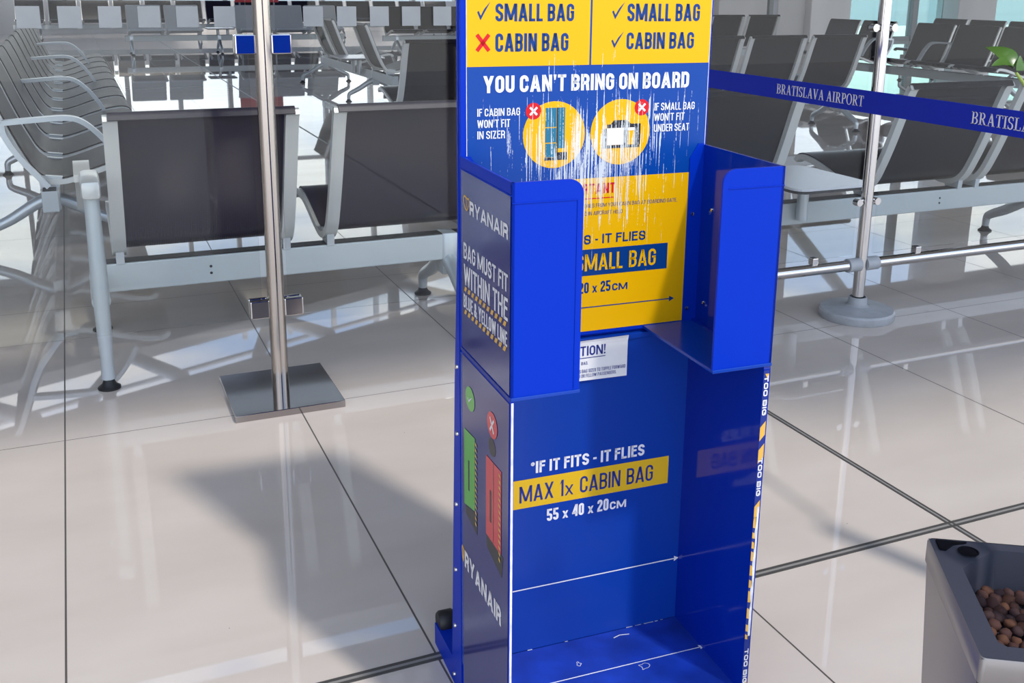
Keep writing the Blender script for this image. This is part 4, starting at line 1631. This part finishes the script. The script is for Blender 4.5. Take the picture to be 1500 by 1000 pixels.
def bench(name, label, loc, rz, seats, beam, legs=(), arms=(), tables=(), grey=False, group=None):
    t = thing(name, label, 'bench', loc, rz, group)
    b = MB(); b.box(beam[0], beam[1], -0.032, 0.032, 0.215, 0.305, 0.004)
    bo = b.build('beam', MT['alu'], t)
    b = MB(); b.box(beam[0], beam[1], -0.026, 0.026, 0.3052, 0.3085)
    b.build('beam_channel', MT['rubber'], bo)

    def put(me, nm, parent, x):
        o = bpy.data.objects.new(nm, me)
        COL.objects.link(o)
        o.parent = parent
        o.location = (x, 0, 0)
        return o
    for x in seats:
        s = put({True: ME_SEATG, False: ME_SEATD, 'holes': ME_SEAT, 'pale': ME_SEATP}[grey], 'seat', t, x)
        put(ME_FL, 'side_frame', s, 0)
        put(ME_FR, 'side_frame', s, 0)
        put(ME_BR, 'seat_bracket', s, 0)
    for x in legs:
        l = put(ME_LEG, 'leg', t, x)
        for s in (-1, 1):
            f_ = put(ME_FOOT, 'foot', l, 0)
            f_.location = (0, s * 0.283, 0)
    for x in arms:
        put(ME_ARM, 'armrest', t, x)
    for x0, x1 in tables:
        b = MB(); b.box(x0, x1, -0.30, 0.16, 0.412, 0.421, 0.0)
        for v in b.bm.verts:
            pass
        es = [e for e in b.bm.edges if abs(e.verts[0].co.z - e.verts[1].co.z) > 0.005]
        bmesh.ops.bevel(b.bm, geom=es, offset=0.05, segments=5, affect='EDGES', profile=0.5)
        tt = b.build('table_top', MT['tabletop'], t)
        b = MB(); b.box(x0 + 0.001, x1 - 0.001, -0.299, 0.159, 0.401, 0.4115)
        es = [e for e in b.bm.edges if abs(e.verts[0].co.z - e.verts[1].co.z) > 0.005]
        bmesh.ops.bevel(b.bm, geom=es, offset=0.05, segments=5, affect='EDGES', profile=0.5)
        b.build('table_edge', MT['tableedge'], tt)
        b = MB()
        for x in (x0 + (x1 - x0) * 0.22, x1 - (x1 - x0) * 0.42):
            b.tube([(x, -0.060, 0.402), (x, -0.060, 0.240)], 0.023, 16)
        b.build('table_post', MT['legalu'], tt, 40)
    return t


t = bench('seat_bench', 'bench of two navy perforated seats seen from behind, just beyond the left glass panels', (0, 3.32, 0), 0,
          [0.065, 0.720], (0.03, 1.36), legs=[1.16], grey='holes')
# its left end stands on an upright end leg that carries an armrest
b = MB()
b.tube([(0.018, -0.285, 0.03), (0.018, -0.285, 0.075), (0.018, -0.285, 0.16), (0.018, -0.285, 0.335), (0.018, -0.280, 0.40), (0.018, -0.275, 0.565)],
       [0.019, 0.017, 0.020, 0.0235, 0.022, 0.020], 18)
b.tube([(0.018, 0.283, 0.03), (0.018, 0.283, 0.075), (0.018, 0.25, 0.16), (0.018, 0.12, 0.25), (0.018, 0, 0.262)], [0.017, 0.017, 0.02, 0.023, 0.026], 14)
b.tube([(0.018, -0.285, 0.262), (0.018, 0.0, 0.262)], 0.026, 14)
el = b.build('leg', MT['alu'], t, 40)
for s in (-0.285, 0.283):
    o = bpy.data.objects.new('foot', ME_FOOT); COL.objects.link(o); o.parent = el; o.location = (0.018, s, 0)
b = MB()
b.box(-0.008, 0.044, -0.315, -0.10, 0.562, 0.615, 0.012)
flat_sweep(b, spline([(-0.11, 0.590), (0.05, 0.603), (0.12, 0.590), (0.20, 0.530), (0.27, 0.43)], 5), 0.046, 0.022)
b.build('armrest', MT['silver'], t, 40)
b = MB()
for z in (0.270, 0.248):
    b.tube([(0.352, -0.0325, z), (0.352, -0.0335, z)], 0.0045, 12)
b.build('beam_hole', MT['rubber'], t)

t = bench('seat_bench', 'bench of dark seats with a white side table, seen from behind through the right glass', (0, 3.32, 0), 0,
          [1.95, 2.99, 3.60, 4.21], (1.62, 4.85), legs=[1.80, 4.06], tables=[(2.440, 2.810)])
b = MB()
for z in (0.270, 0.248):
    b.tube([(3.415, -0.0325, z), (3.415, -0.0335, z)], 0.0045, 12)
b.build('beam_hole', MT['rubber'], t)
bench('seat_bench', 'long bench of dark seats seen from behind, second row beyond the glass', (0, 6.97, 0), 0,
      [2.06, 2.66, 3.26, 4.26, 4.86, 5.46], (1.95, 6.02), legs=[2.4, 4.1, 5.935], tables=[(3.85, 4.22)])
bench('seat_bench', 'long row of grey-brown seats with armrests, seen end-on at the left edge', (-0.13, 4.62, 0), -PI / 2,
      [-0.60 - 0.655 * k for k in range(11)], (-7.25, 0.02), legs=[-0.32, -2.3, -4.9, -6.85], arms=[0.0, -1.9625, -3.9275, -5.8925], grey=True)
bench('seat_bench', 'grey three-seat bench seen from the side, in the middle of the hall', (2.83, 9.3, 0), -PI / 2,
      [-0.95, -2.30, -2.92], (-3.30, -0.25), legs=[-0.95, -3.20], tables=[(-1.68, -1.10)], grey=True)
bench('seat_bench', 'far bench facing us across the hall with a small table between its seats', (0, 18.3, 0), PI,
      [-1.45, -2.05, -3.20, -3.80, -4.40], (-4.5, -0.85), legs=[-0.95, -2.35, -4.2], tables=[(-2.60, -2.15)], grey='pale')
bench('seat_bench', 'far bench of dark seats facing us, to the right behind the grey three-seat bench', (0, 17.4, 0), PI,
      [-5.55, -6.15, -6.75, -7.35, -7.95], (-8.0, -4.95), legs=[-5.2, -7.6])
bench('seat_bench', 'row of dark seats with armrests, facing left, at the upper right behind the chrome stanchion', (8.58, 7.3, 0), PI / 2,
      [0.02, 0.62, 1.22, 2.10, 2.70], (-0.05, 3.4), legs=[0.3, 3.0], arms=[1.19, 2.07])
bench('seat_bench', 'rearmost row of dark seats facing left, only its tops showing at the upper right', (10.25, 8.6, 0), PI / 2,
      [0.15, 0.75, 1.35], (-0.05, 2.2), legs=[0.3, 1.9])
bench('seat_bench', 'dark two-seat bench in front of the pale wall, just right of the sign board', (8.15, 12.45, 0), 0,
      [0.0, 0.60], (-0.05, 1.25), legs=[0.2, 1.0])

bench('seat_bench', 'most distant bench of dark seats, along the glazed front at the top left', (0, 23.4, 0), PI,
      [0.4 - 0.62 * k for k in range(0, 15)], (-8.4, 1.0), legs=[0.5, -2.6, -5.7, -8.0])
t = thing('red_standin_board', 'small red board far away, standing in for an unidentified red shape, at the top behind the steel post', 'board', (3.45, 21.0, 0))  # panel and legs invented for a red shape of unknown kind
b = MB(); b.box(-0.42, 0.42, -0.02, 0.02, 0.80, 1.60, 0.01); b.build('panel', mat('red_panel', (0.45, 0.01, 0.02), 0.4), t)
for x in (-0.33, 0.33):
    b = MB(); b.tube([(x, 0, 0.02), (x, 0, 0.80)], 0.018, 12); b.box(x - 0.03, x + 0.03, -0.20, 0.20, 0, 0.02)
    b.build('leg', MT['mull'], t)
